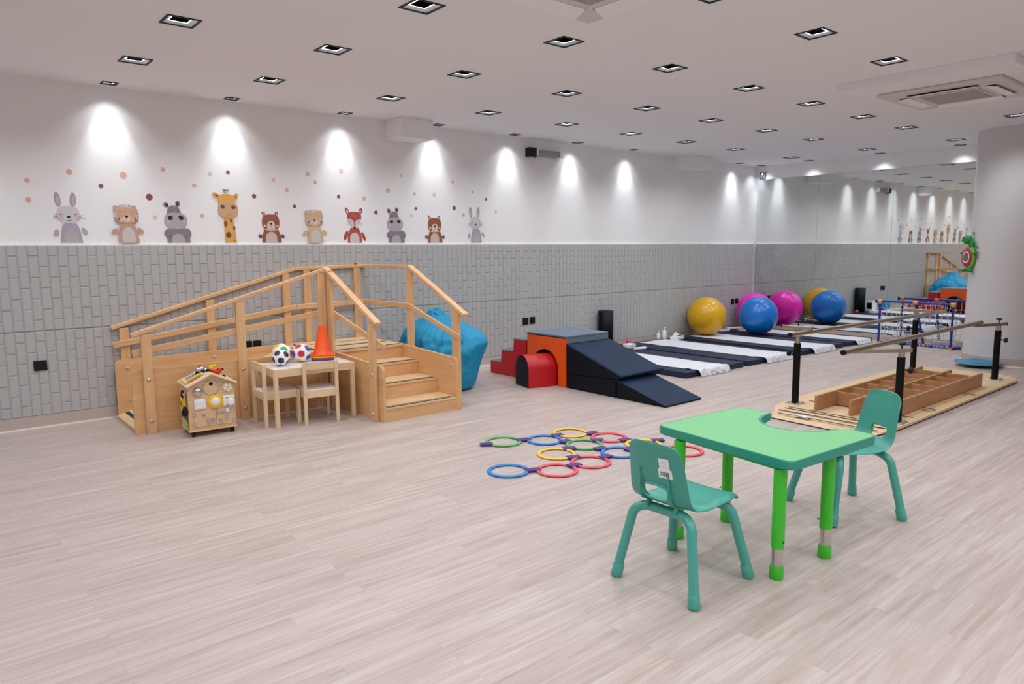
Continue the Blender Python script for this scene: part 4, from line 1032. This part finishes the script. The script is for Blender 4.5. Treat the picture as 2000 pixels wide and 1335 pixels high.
# ------------------------------------------------------------------ hopscotch rings and clips
HR = .138
rings = [(2.873, 3.484, 'hblue', 'blue hopscotch ring at the left front, nearest the camera'), (3.121, 3.281, 'hred', 'red hopscotch ring clipped to the front blue ring'), (3.419, 3.261, 'hred', 'red hopscotch ring just left of the chair, second red from the front'),
 (3.379, 3.557, 'hyel', 'yellow hopscotch ring left of centre behind the red ones'), (3.698, 3.596, 'hgreen', 'green hopscotch ring in the middle of the layout'), (3.301, 4.06, 'hgreen', 'green hopscotch ring at the far left end'),
 (3.566, 3.885, 'hblue', 'blue hopscotch ring beside the far left green ring'), (3.862, 3.908, 'hyel', 'yellow hopscotch ring farthest from the camera'), (3.985, 3.613, 'hred', 'red hopscotch ring at the back beside the farthest yellow ring'),
 (3.745, 3.286, 'hblue', 'blue hopscotch ring partly hidden by the left teal chair'), (4.033, 3.31, 'hyel', 'yellow hopscotch ring mostly hidden behind the left teal chair'), (4.118, 3.01, 'hred', 'red hopscotch ring behind the green table legs')]
for x, y, m_, l_ in rings:
    b = B(); n = 56
    b.tube([(x + (HR - .011) * math.cos(2 * PI * k / n), y + (HR - .011) * math.sin(2 * PI * k / n), .0135) for k in range(n)], .013, 8, True)
    bmesh.ops.scale(b.bm, vec=(1, 1, .6), verts=b.bm.verts)
    tag(obj('hopscotch_ring', b, m_, None, 60), l_, 'ring', 'hopscotch rings on the floor')
clips = [(3.148, 4.072, .9, 'loose purple clip at the left of the far green ring'), (3.441, 3.985, 0, 'purple clip between the far green and blue rings'), (3.647, 3.745, 0, 'purple clip between the far blue ring and the middle green ring'),
 (3.724, 3.915, .3, 'purple clip between the far blue and yellow rings'), (3.972, 3.779, 0, 'purple clip between the farthest yellow ring and the back red ring'), (3.85, 3.604, .2, 'purple clip between the middle green ring and the back red ring'),
 (4.014, 3.478, 0, 'purple clip on the front of the back red ring'), (3.534, 3.586, 0, 'purple clip between the left yellow ring and middle green ring'), (3.701, 3.438, .2, 'purple clip between the middle green ring and the blue ring by the chair'),
 (3.853, 3.29, 0, 'purple clip at the right of the blue ring by the chair'), (3.402, 3.411, 0, 'purple clip between the left yellow ring and second red ring'), (3.579, 3.272, .2, 'purple clip between the second red ring and the blue ring by the chair'),
 (2.998, 3.381, 0, 'purple clip between the front blue and red rings'), (3.275, 3.276, .35, 'purple clip between the two front red rings'), (4.191, 3.303, .2, 'purple clip under the left edge of the green table')]
for k, (x, y, da, l_) in enumerate(clips):
    t = thing('ring_clip', l_, 'clip', (x, y, 0), math.radians(-20) + (k * 1.7 % .7) - .2, 'purple clips joining the rings')
    b = B(); b.box(-.048, .048, -.030, .030, .010, .0185, .003); b.box(-.04, .04, -.024, .024, 0, .010); obj('clip_body', b, 'purple', t, local=True)

# ------------------------------------------------------------------ green table with a bite cut out
T3 = thing('activity_table', 'light green activity table with curved cut-out, teal edge and green legs', 'table', (3.01, 1.80, 0), math.radians(-4.5))
Rm = chain(T3).inverted()
def loc2(x, y): v = Rm @ Vector((x, y, 0)); return (v.x, v.y)
N_, W_, E_, F_ = loc2(2.752, 1.466), loc2(2.845, 2.255), loc2(3.474, 1.420), loc2(3.52, 2.205)
a1, a2 = loc2(3.490, 1.575), loc2(3.525, 2.04)
cc = loc2(3.500, 1.800)
cut = []
for k in range(15):
    a_ = -PI * .5 - PI * k / 14; cut.append((cc[0] - .0 + .262 * math.cos(a_), cc[1] + .205 * math.sin(a_)))
outline = rpoly([N_, E_, a1] , [.055, .05, .025])
pts = [N_, E_, a1] + cut + [a2, F_, W_]
rad = [.055, .045, .022] + [0] * len(cut) + [.022, .04, .05]
top = rpoly(pts, rad)
if sum(p[0] * q[1] - q[0] * p[1] for p, q in zip(top, top[1:] + top[:1])) < 0: top = top[::-1]
TZ = .552
b = B(); b.prism(top, TZ - .042, TZ, .007, None, 3); tt = obj('tabletop', b, 'gedge', T3, 40, local=True)
def inset(poly, d):
    out = []; n = len(poly)
    for i in range(n):
        a, p, c = Vector(poly[i - 1]), Vector(poly[i]), Vector(poly[(i + 1) % n])
        e1, e2 = (p - a), (c - p)
        n1 = Vector((-e1.y, e1.x)); n2 = Vector((-e2.y, e2.x))
        n1 = n1.normalized() if n1.length > 1e-9 else n2.normalized(); n2 = n2.normalized() if n2.length > 1e-9 else n1
        m_ = (n1 + n2); m_ = m_.normalized() if m_.length > 1e-6 else n1
        out.append(tuple(p + m_ * d / max(.5, m_.dot(n1))))
    return out
b = B(); b.prism(inset(top, .0075), TZ - .002, TZ + .0006); obj('top_surface', b, 'gtop', tt, local=True)
b = B(); b.prism([(-.22, -.27), (.13, -.27), (.13, .30), (-.18, .33)], TZ - .052, TZ - .042); obj('under_frame', b, 'gleg', T3, local=True)
for px, py, nm in ((2.80, 1.54, 0), (3.172, 1.508, 1), (2.838, 2.10, 2), (3.215, 2.068, 3)):
    lx, ly = loc2(px, py)
    b = B(); b.cyl((lx, ly, .142), (lx, ly, TZ - .05), .0285, seg=28); lg = obj('leg', b, 'gleg', T3, 40, local=True)
    b = B(); b.cyl((lx, ly, .04), (lx, ly, .15), .0235, seg=24); obj('chrome_extension', b, 'chrome', lg, 40, local=True)
    b = B(); b.lathe([(.027, 0), (.031, .006), (.0305, .05), (.0285, .06), (.02, .06)], (lx, ly, 0), 28); obj('foot_cap', b, 'gleg', lg, 40, local=True)
    b = B(); b.cyl((lx, ly + (.028 if nm % 2 else -.028), .175), (lx, ly + (.042 if nm % 2 else -.03), .175), .005, seg=10); obj('locking_pin', b, 'gleg' if nm % 2 else 'black', lg, 40, local=True)

# ------------------------------------------------------------------ two teal plastic chairs
def teal_chair(loc, rz, label):      # faces +x
    t = thing('plastic_chair', label, 'chair', loc, rz, 'teal chairs at the green table')
    prof = [(.205, .345), (.200, .366), (.17, .376), (.09, .369), (0, .366), (-.09, .368), (-.145, .376), (-.178, .398), (-.192, .43), (-.202, .475), (-.213, .53), (-.226, .59), (-.240, .645), (-.243, .662)]
    pr = [Vector((p[0], 0, p[1])) for p in prof]
    L = [0]
    for p, q in zip(pr, pr[1:]): L.append(L[-1] + (q - p).length)
    def at(v):
        d = v * L[-1]
        for i in range(len(pr) - 1):
            if d <= L[i + 1] + 1e-9: return pr[i].lerp(pr[i + 1], (d - L[i]) / (L[i + 1] - L[i]))
        return pr[-1]
    NU, NV = 20, 34
    def shape(u, v):
        p = at(v); s_ = 2 * u - 1
        hw_ = .155 if v < .1 else .16
        if v > .45: hw_ = .16 - .030 * ((v - .45) / .55) ** 1.3
        if v > .95: hw_ -= .022 * ((v - .95) / .05) ** 2
        if v < .06: hw_ -= .02 * (1 - v / .06) ** 2
        x, z = p.x, p.z
        w = abs(s_)
        if v < .42: z += .010 * w ** 3 - (.016 * max(0, w - .86) / .14)          # seat dish, turned-down edge
        else:
            kk = min(1, (v - .42) / .15); x += kk * (.022 * w ** 2.2)              # back wraps forward
            if v > .93: z -= .012 * w ** 4
        return (x, s_ * hw_, z)
    hole = lambda u, v: .28 < u < .72 and .61 < v < .715 and not ((u < .33 or u > .67) and (v < .64))
    b = B(); b.grid(shape, NU, NV, hole)
    o = obj('seat_shell', b, 'teal', t, 180, local=True)
    md = o.modifiers.new('thickness', 'SOLIDIFY'); md.thickness = .007; md.offset = 0
    md = o.modifiers.new('smooth', 'SUBSURF'); md.levels = 2; md.render_levels = 2
    # lip round the hand hole and ribs behind the back
    for s_ in (-1, 1):
        b = B(); pts_ = [at(v) + Vector((-.004, s_ * .072, 0)) for v in (.56, .60, .65, .70, .76, .81)]
        bm = b.bm; A = []; C = []
        for i, p in enumerate(pts_):
            d = .004 + .017 * math.sin(PI * min(1, (i + .4) / 4.2)) if i < 5 else .003
            A.append((bm.verts.new(p + Vector((0, -.003, 0))), bm.verts.new(p + Vector((0, .003, 0))))); C.append((bm.verts.new(p + Vector((-d, -.002, 0))), bm.verts.new(p + Vector((-d, .002, 0)))))
        for i in range(len(pts_) - 1):
            bm.faces.new((A[i][0], A[i + 1][0], C[i + 1][0], C[i][0])); bm.faces.new((A[i][1], C[i][1], C[i + 1][1], A[i + 1][1])); bm.faces.new((C[i][0], C[i + 1][0], C[i + 1][1], C[i][1])); bm.faces.new((A[i][0], A[i][1], A[i + 1][1], A[i + 1][0]))
        for i in (0, -1): bm.faces.new((A[i][0], C[i][0], C[i][1], A[i][1]))
        obj('back_rib', b, 'teal', t, 40, local=True)
        b = B(); b.rbox((-.150, s_ * .072, .366), (.03, .014, .034), (0, .3, 0), .004); obj('socket_lug', b, 'teal', t, local=True)
    lipv = []
    for k in range(40):
        a_ = 2 * PI * k / 40; u = .5 + .235 * math.copysign(abs(math.cos(a_)) ** .75, math.cos(a_)); v = .663 + .056 * math.copysign(abs(math.sin(a_)) ** .75, math.sin(a_))
        q = shape(u, v); lipv.append((q[0] - .006, q[1], q[2]))
    b = B(); b.tube(lipv, .006, 8, True); obj('hand_hole_lip', b, 'teal', t, 60, local=True)
    # two bent tube frames; each side of a frame is a leg
    for fx, tx in ((-.205, -.135), (.212, .115)):
        for s_ in (-1, 1):
            path = fillet([(fx, s_ * .205, .0), (tx + (fx - tx) * .30, s_ * .150, .315), (tx, s_ * .105, .342), (tx, 0, .342)], .085, 12)
            path[0] = Vector((fx, s_ * .205, .012))
            b = B(); b.tube(path, .021, 16); lg = obj('leg', b, 'tealtube', t, 60, local=True)
            f0 = Vector((fx, s_ * .205, .0)); d = (path[1] - path[0]).normalized()
            b = B(); b.tube([f0, f0 + d * .006, f0 + d * .058, f0 + d * .064], .02, 20, radii=[.0225, .026, .0245, .0212]); obj('foot_cap', b, 'tealtube', lg, 40, local=True)
    return t, shape
ch, shp = teal_chair((2.495, 1.820, 0), math.radians(1.5), 'teal plastic chair with white barcode label on its back, left of the green table')
dup(ch, (3.845, 1.735, 0), math.radians(151), 'teal plastic chair facing the camera side, right of the green table')
b = B()
def on_back(u, v, off): q = Vector(shp(u, v)); return Vector((q.x - off, q.y, q.z))
def sticker(u0, u1, v0, v1, off, name, m_, parent):
    b = B(); b.grid(lambda u, v: on_back(u0 + (u1 - u0) * u, v0 + (v1 - v0) * v, off), 4, 4); return obj(name, b, m_, parent, 60, local=True)
lbl = sticker(.19, .41, .775, .835, .0052, 'barcode_label', 'white', ch); lbl['label'] = 'white barcode label stuck on the chair back'
sticker(.215, .385, .83, .905, .0050, 'paper_label', 'white', ch)
uu = .24
for k, w in enumerate((.012, .006, .012, .006, .018, .006, .010, .006)):
    sticker(uu, uu + w, .788, .818, .0058, 'bar', 'grip', lbl); uu += w + .0085
for k in range(4): sticker(.245, .355 - .02 * (k % 2), .845 + k * .013, .848 + k * .013, .0056, 'print_line', 'offwhite', lbl)

# ------------------------------------------------------------------ parallel bars on their platform
PB = thing('parallel_bars', 'parallel walking bars with black posts on a wooden platform', 'parallel bars', (7.4, 2.85, 0))
def Q(name, b, m, smooth=None, parent=None): return obj(name, b, m, parent or PB, smooth)
outl = rpoly([(5.50, 3.13), (5.455, 2.30), (5.86, 2.245), (8.95, 2.255), (9.16, 2.45), (9.16, 3.22), (8.98, 3.40), (6.30, 3.37), (5.90, 3.32)], [.02, .03, .06, .12, .1, .1, .12, .06, .06])
if sum(p[0] * q[1] - q[0] * p[1] for p, q in zip(outl, outl[1:] + outl[:1])) < 0: outl = outl[::-1]
b = B(); vs = b.prism(outl, 0, .03)
for v in b.bm.verts:
    if v.co.z > .02 and v.co.x < 5.56: v.co.z = .010
bmesh.ops.triangulate(b.bm, faces=[f for f in b.bm.faces if len(f.verts) > 4])
Q('platform', b, 'ply_x')
b = B(); bm = b.bm; edge = [p for p in outl]
n_ = len(edge)
lo = [bm.verts.new((p[0] + (p[0] - 7.3) * .0012, p[1] + (p[1] - 2.82) * .003, .001)) for p in edge]; hi2 = [bm.verts.new((p[0] + (p[0] - 7.3) * .0012, p[1] + (p[1] - 2.82) * .003, .010)) for p in edge]
for i in range(n_): bm.faces.new((lo[i], lo[(i + 1) % n_], hi2[(i + 1) % n_], hi2[i]))
Q('edge_strip', b, 'grip')
for x in (5.62, 5.74, 5.84, 5.90, 6.28, 6.75):
    za = .03 if x > 5.86 else .03
    b = B(); b.box(x - .008, x + .008, 2.30, 3.14 if x < 5.7 else 3.20, .0302, .0325); Q('grip_strip', b, 'grip')
for x in (6.63, 6.69, 7.66, 7.72):
    b = B(); b.box(x - .006, x + .006, 2.27, 2.38, .0302, .032); Q('grip_strip', b, 'grip')
b = B(); b.box(5.60, 5.68, 2.86, 2.99, .0302, .0316); Q('label_plate', b, 'white')
posts = [(6.09, 3.24, .585, .728, 1), (6.03, 2.325, .566, .620, -1), (8.86, 3.285, .60, .715, 1), (8.76, 2.43, .560, .625, -1)]
for x, y, z1, za, s_ in posts:
    b = B(); b.box(x - .065, x + .065, y - .065, y + .065, .03, .038, .003); pp = Q('base_plate', b, 'zinc')
    for dx in (-.045, .045):
        for dy in (-.045, .045): 
            b = B(); b.cyl((x + dx, y + dy, .038), (x + dx, y + dy, .046), .009, seg=8); Q('plate_bolt', b, 'zinc', 40, pp)
    b = B(); b.cyl((x, y, .038), (x, y, z1), .031, seg=24); ps = Q('post', b, 'blackpost', 40)
    b = B(); b.cyl((x, y, z1 - .01), (x, y, za - .012), .0235, seg=20); Q('inner_sleeve', b, 'steel', 40)
    b = B(); b.cyl((x, y + s_ * .03, z1 - .10), (x, y + s_ * .065, z1 - .10), .007, seg=10); b.lathe([(.0, .06), (.014, .062), (.026, .066), (.028, .078), (.024, .09), (.0, .092)], (x, y, z1 - .10), 10, rot=(-s_ * PI / 2, 0, 0)); Q('side_knob', b, 'black', 40)
    if s_ > 0: pa_, pb_ = Vector((x, y + .15, za)), Vector((x, 3.105, za))
    else: pa_, pb_ = Vector((x + .075, y - .045, za)), Vector((x - .36, 2.555, za))
    b = B(); b.beam(pa_, pb_, .034, .03, .004); ar_ = Q('arm', b, 'steel')
    dd = (pa_ - pb_).normalized() * .003
    b = B(); b.beam(pa_ - dd * .3, pa_ + dd, .038, .034); Q('arm_end_cap', b, 'black', None, ar_)
    b = B(); b.cyl((x, y, za + .012), (x, y, za + .045), .006, seg=10); b.lathe([(0, .040), (.016, .042), (.030, .046), (.030, .058), (.024, .064), (0, .064)], (x, y, za), 8); Q('top_knob', b, 'black', 40)
for (p, q) in (((5.755, 3.13, .698), (9.28, 3.13, .684)), ((5.45, 2.52, .640), (8.55, 2.54, .650))):
    b = B(); b.cyl(p, q, .0205, seg=24); br = Q('hand_bar', b, 'steel', 40)
    for e, s_ in ((p, -1), (q, 1)):
        b = B(); b.lathe([(.0215, 0), (.0215, .018), (.017, .025), (0, .025)], e, 20, rot=(0, s_ * PI / 2, 0)); Q('end_cap', b, 'black', 40, br)
LD = thing('floor_ladder', 'wooden floor ladder with two rows of open boxes lying on the platform', 'floor ladder', (7.1, 2.68, .03))
for y, xa, xb in ((2.40, 5.97, 8.24), (2.675, 5.95, 8.22), (2.965, 5.93, 8.25)):
    b = B(); b.box(xa, xb, y - .011, y + .011, .0335, .165, .002); rl = obj('rail', b, 'lad_x', LD)
for k in range(7):
    x = 6.30 + k * .292
    for y0_, y1_ in ((2.411, 2.664), (2.686, 2.954)):
        b = B(); b.box(x - .008, x + .008, y0_, y1_, .034, .155, .001); obj('divider', b, 'lad_y', LD)
for k in range(7):
    x = 6.30 + k * .292
    b = B(); b.box(x - .006, x + .006, 2.3875, 2.3895, .135, .166); b.box(x - .006, x + .006, 2.389, 2.41, .1645, .1662); obj('slot', b, 'lad_z', LD)
b = B(); b.lathe([(.008, 0), (.008, .001), (0, .001)], (6.02, 2.9535, .11), 12, rot=(PI / 2, 0, 0)); obj('peg_hole', b, 'pine_x', LD)

# ------------------------------------------------------------------ toy goal
G = thing('toy_goal', 'blue plastic toy football goal with white net before the mirrors', 'goal', (11.12, 4.1, 0))
def GQ(name, b, m, smooth=40, parent=None): return obj(name, b, m, parent or G, smooth)
gx, ga, gb, gz, gr = 11.04, 4.60, 3.62, .640, .016
gx2 = 11.33
b = B(); b.cyl((gx, ga + .06, gz), (gx, gb, gz), gr, seg=16); GQ('crossbar', b, 'goalblue')
b = B(); b.cyl((gx, ga + .06, gz - .03), (gx, ga + .06, gz + .018), .018, seg=12); GQ('bar_end', b, 'goalblue')
for y in (ga, gb):
    b = B(); b.cyl((gx, y, .0), (gx, y, gz), gr, seg=16); GQ('goal_post', b, 'goalblue')
    b = B(); b.cyl((gx, y, .018), (gx2, y - .02, .018), gr * .9, seg=14); GQ('side_bar', b, 'goalblue')
    b = B(); b.cyl((gx, y - .03, gz), (gx, y + .03, gz), .025, seg=16); b.cyl((gx, y, gz - .035), (gx, y, gz), .023, seg=16); GQ('corner_joint', b, 'goalorange')
    b = B(); b.cyl((gx, y, .0), (gx, y, .035), .023, seg=16); GQ('foot_joint', b, 'goalorange')
ym = (ga + gb) / 2 - .0
b = B(); b.cyl((gx, ym, gz), (gx + .12, ym - .10, .018), gr, seg=16); GQ('centre_brace', b, 'goalblue')
b = B(); b.cyl((gx, ym - .03, gz), (gx, ym + .03, gz), .025, seg=16); b.cyl((gx, ym, gz - .035), (gx, ym, gz), .023, seg=16); GQ('centre_joint', b, 'goalorange')
b = B(); b.ball((gx + .12, ym - .10, .024), .026, 14, 10); GQ('centre_foot', b, 'goalorange')
b = B(); b.cyl((gx + .12, ga - .05, .016), (gx + .14, gb - .09, .016), gr, seg=14); b.cyl((gx2, ga, .016), (gx2, gb - .02, .016), gr * .9, seg=14); GQ('floor_bar', b, 'goalblue')
b = B(); rn = random.Random(5); NY, NZ = 13, 7
def netp(i, j):
    u, v = i / NY, j / NZ; y = ga + (gb - ga) * u; sag = math.sin(PI * v) * .06
    x = gx + (gx2 - gx) * (v ** 1.1) ; z = gz * (1 - v) + .02 * v - sag * .8 - .02 * math.sin(PI * u * 3) * (0 if v == 0 else 1)
    k = 0 if j in (0,) else 1
    return Vector((x + rn.uniform(-.015, .015) * k, y + rn.uniform(-.022, .022) * k, max(.008, z + rn.uniform(-.02, .02) * k)))
NP = [[netp(i, j) for j in range(NZ + 1)] for i in range(NY + 1)]
for i in range(NY + 1):
    for j in range(NZ + 1):
        if j < NZ: b.tube([NP[i][j], NP[i][j + 1]], .0032, 4, caps=False)
        if i < NY and j > 0: b.tube([NP[i][j], NP[i + 1][j]], .0032, 4, caps=False)
for y in (ga, gb):
    for j in range(1, NZ): b.tube([(gx, y, gz * (1 - j / NZ)), NP[0 if y == ga else NY][j]], .003, 4, caps=False)
    for q in range(1, 5): b.tube([(gx + (gx2 - gx) * q / 6, y, .03), NP[0 if y == ga else NY][min(NZ, q + 1)]], .003, 4, caps=False)
for q in range(40):   # net lashed round the floor bar
    y = ga - (ga - gb) * q / 39; b.tube([(gx + .12 + rn.uniform(-.03, .03), y + rn.uniform(-.03, .03), .012), (gx + .125, y, .040), (gx + .13 + rn.uniform(-.03, .04), y + rn.uniform(-.03, .03), .010)], .0035, 4, caps=False)
GQ('net', b, 'net', None)

# ------------------------------------------------------------------ balance board, column toy
t = thing('balance_board', 'round blue balance board on the floor at the foot of the column', 'balance board', (9.80, 2.90, 0), .3)
b = B(); b.lathe([(0, .062), (.225, .062), (.245, .058), (.25, .052)], seg=64); obj('deck', b, 'cyan', t, 40, local=True)
b = B(); b.lathe([(.25, .053), (.253, .048), (.245, .036), (.20, .034), (0, .034)], seg=64); obj('rim', b, 'boardgrey', t, 40, local=True)
b = B(); b.lathe([(.15, .035), (.13, .018), (.08, .004), (0, 0)], seg=40); obj('rocker_dome', b, 'black', t, 60, local=True)
for s_ in (-1, 1):
    b = B(); b.prism([(s_ * .205 + .014 * math.cos(a_), .045 * math.sin(a_)) for a_ in [2 * PI * k / 20 for k in range(20)]], .0615, .0632); obj('hand_slot', b, 'navydark', t, local=True)

ang = math.atan2(.80, -.60)
t = thing('dinosaur_target_toy', 'green dinosaur toy with red target belly hung on the column', 'toy', (CCX + (CR + .004) * math.cos(ang), CCY + (CR + .004) * math.sin(ang), 1.12), ang - PI / 2 + PI + .25)
# local: +y away from column is -y here; the toy faces local -y
def TQ(name, b, m, smooth=60, parent=None): return obj(name, b, m, parent or t, smooth, local=True)
b = B(); b.ball((0, -.035, .19), .115, 28, 18, (1, .32, 1.32)); bd = TQ('body', b, 'dinolight')
b = B(); b.lathe([(.092, .0), (.092, .012), (.086, .018), (0, .018)], (0, -.055, .19), 36, rot=(PI / 2, 0, 0)); bmesh.ops.scale(b.bm, vec=(1, 1, 1.25), space=Matrix.Translation((0, 0, -.19)), verts=b.bm.verts); tg = TQ('target', b, 'c_red', 40, bd)
for r_, m_, d in ((.062, 's_white', .0195), (.048, 'sensor', .021), (.03, 'dino', .0225), (.013, 'toyred', .024)):
    b = B(); b.lathe([(r_, 0), (r_, d), (0, d)], (0, -.055, .19), 30, rot=(PI / 2, 0, 0)); bmesh.ops.scale(b.bm, vec=(1, 1, 1.2), space=Matrix.Translation((0, 0, -.19)), verts=b.bm.verts); TQ('target_ring', b, m_, 40, bd)
b = B(); b.ball((-.02, -.055, .405), .062, 22, 14, (1.05, .75, .9)); b.ball((-.06, -.065, .385), .04, 18, 12, (1.2, .8, .7)); b.ball((.03, -.035, .35), .045, 16, 10, (.8, .6, 1.4)); hd_ = TQ('head', b, 'dino')
b = B(); b.ball((-.035, -.098, .425), .014, 12, 8); TQ('eye', b, 's_black', 60, hd_)
b = B(); b.ball((-.06, -.088, .372), .026, 14, 8, (1.2, .6, .35)); TQ('mouth', b, 's_white', 60, hd_)
b = B()
for k in range(6): 
    a_ = PI * (.15 + .12 * k); b.lathe([(.014, 0), (0, .04)], (.11 * math.cos(a_ - .6) + .02, -.03, .21 + .16 * math.sin(a_ - .6)), 8, rot=(0, PI / 2 - a_ + .6, 0))
TQ('back_spikes', b, 'dino')
for s_ in (-1, 1):
    b = B(); b.ball((s_ * .055, -.05, .025), .034, 16, 10, (1.1, 1, .7)); TQ('foot', b, 'dino')
    b = B(); b.ball((s_ * .118, -.045, .24), .026, 14, 8, (1.2, .8, .7)); TQ('hand', b, 'dino')
b = B(); b.tube(fillet([(.03, -.01, .44), (.025, .0, .50), (.0, .0, .50), (-.005, -.02, .45)], .01), .004, 6); TQ('hanging_loop', b, 'dino')

# ================================================================== camera, world, view
cam = bpy.data.cameras.new('camera'); co = bpy.data.objects.new('camera', cam); COL.objects.link(co)
cam.sensor_fit = 'HORIZONTAL'; cam.sensor_width = 36.0; cam.lens = 1386.651 / 2000 * 36.0; cam.clip_start = .05
yaw, pitch, roll = 0.69628206, 0.130012037, -0.00726232
fw = Vector((math.sin(yaw) * math.cos(pitch), math.cos(yaw) * math.cos(pitch), -math.sin(pitch)))
rt0 = Vector((math.cos(yaw), -math.sin(yaw), 0)); up0 = rt0.cross(fw)
rt = rt0 * math.cos(roll) + up0 * math.sin(roll); up = -rt0 * math.sin(roll) + up0 * math.cos(roll)
mw = Matrix((rt, up, -fw)).transposed().to_4x4(); mw.translation = (0, 0, 1.45)
co.matrix_world = mw
SC.camera = co
w = bpy.data.worlds.new('world'); SC.world = w; w.use_nodes = True
w.node_tree.nodes['Background'].inputs['Color'].default_value = (.02, .02, .022, 1)
SC.view_settings.view_transform = 'Standard'; SC.view_settings.look = 'None'; SC.view_settings.exposure = -0.06; SC.view_settings.gamma = 1
SC.cycles.use_denoising = True
SC.cycles.max_bounces = 8; SC.cycles.diffuse_bounces = 5; SC.cycles.glossy_bounces = 5; SC.cycles.sample_clamp_indirect = 6
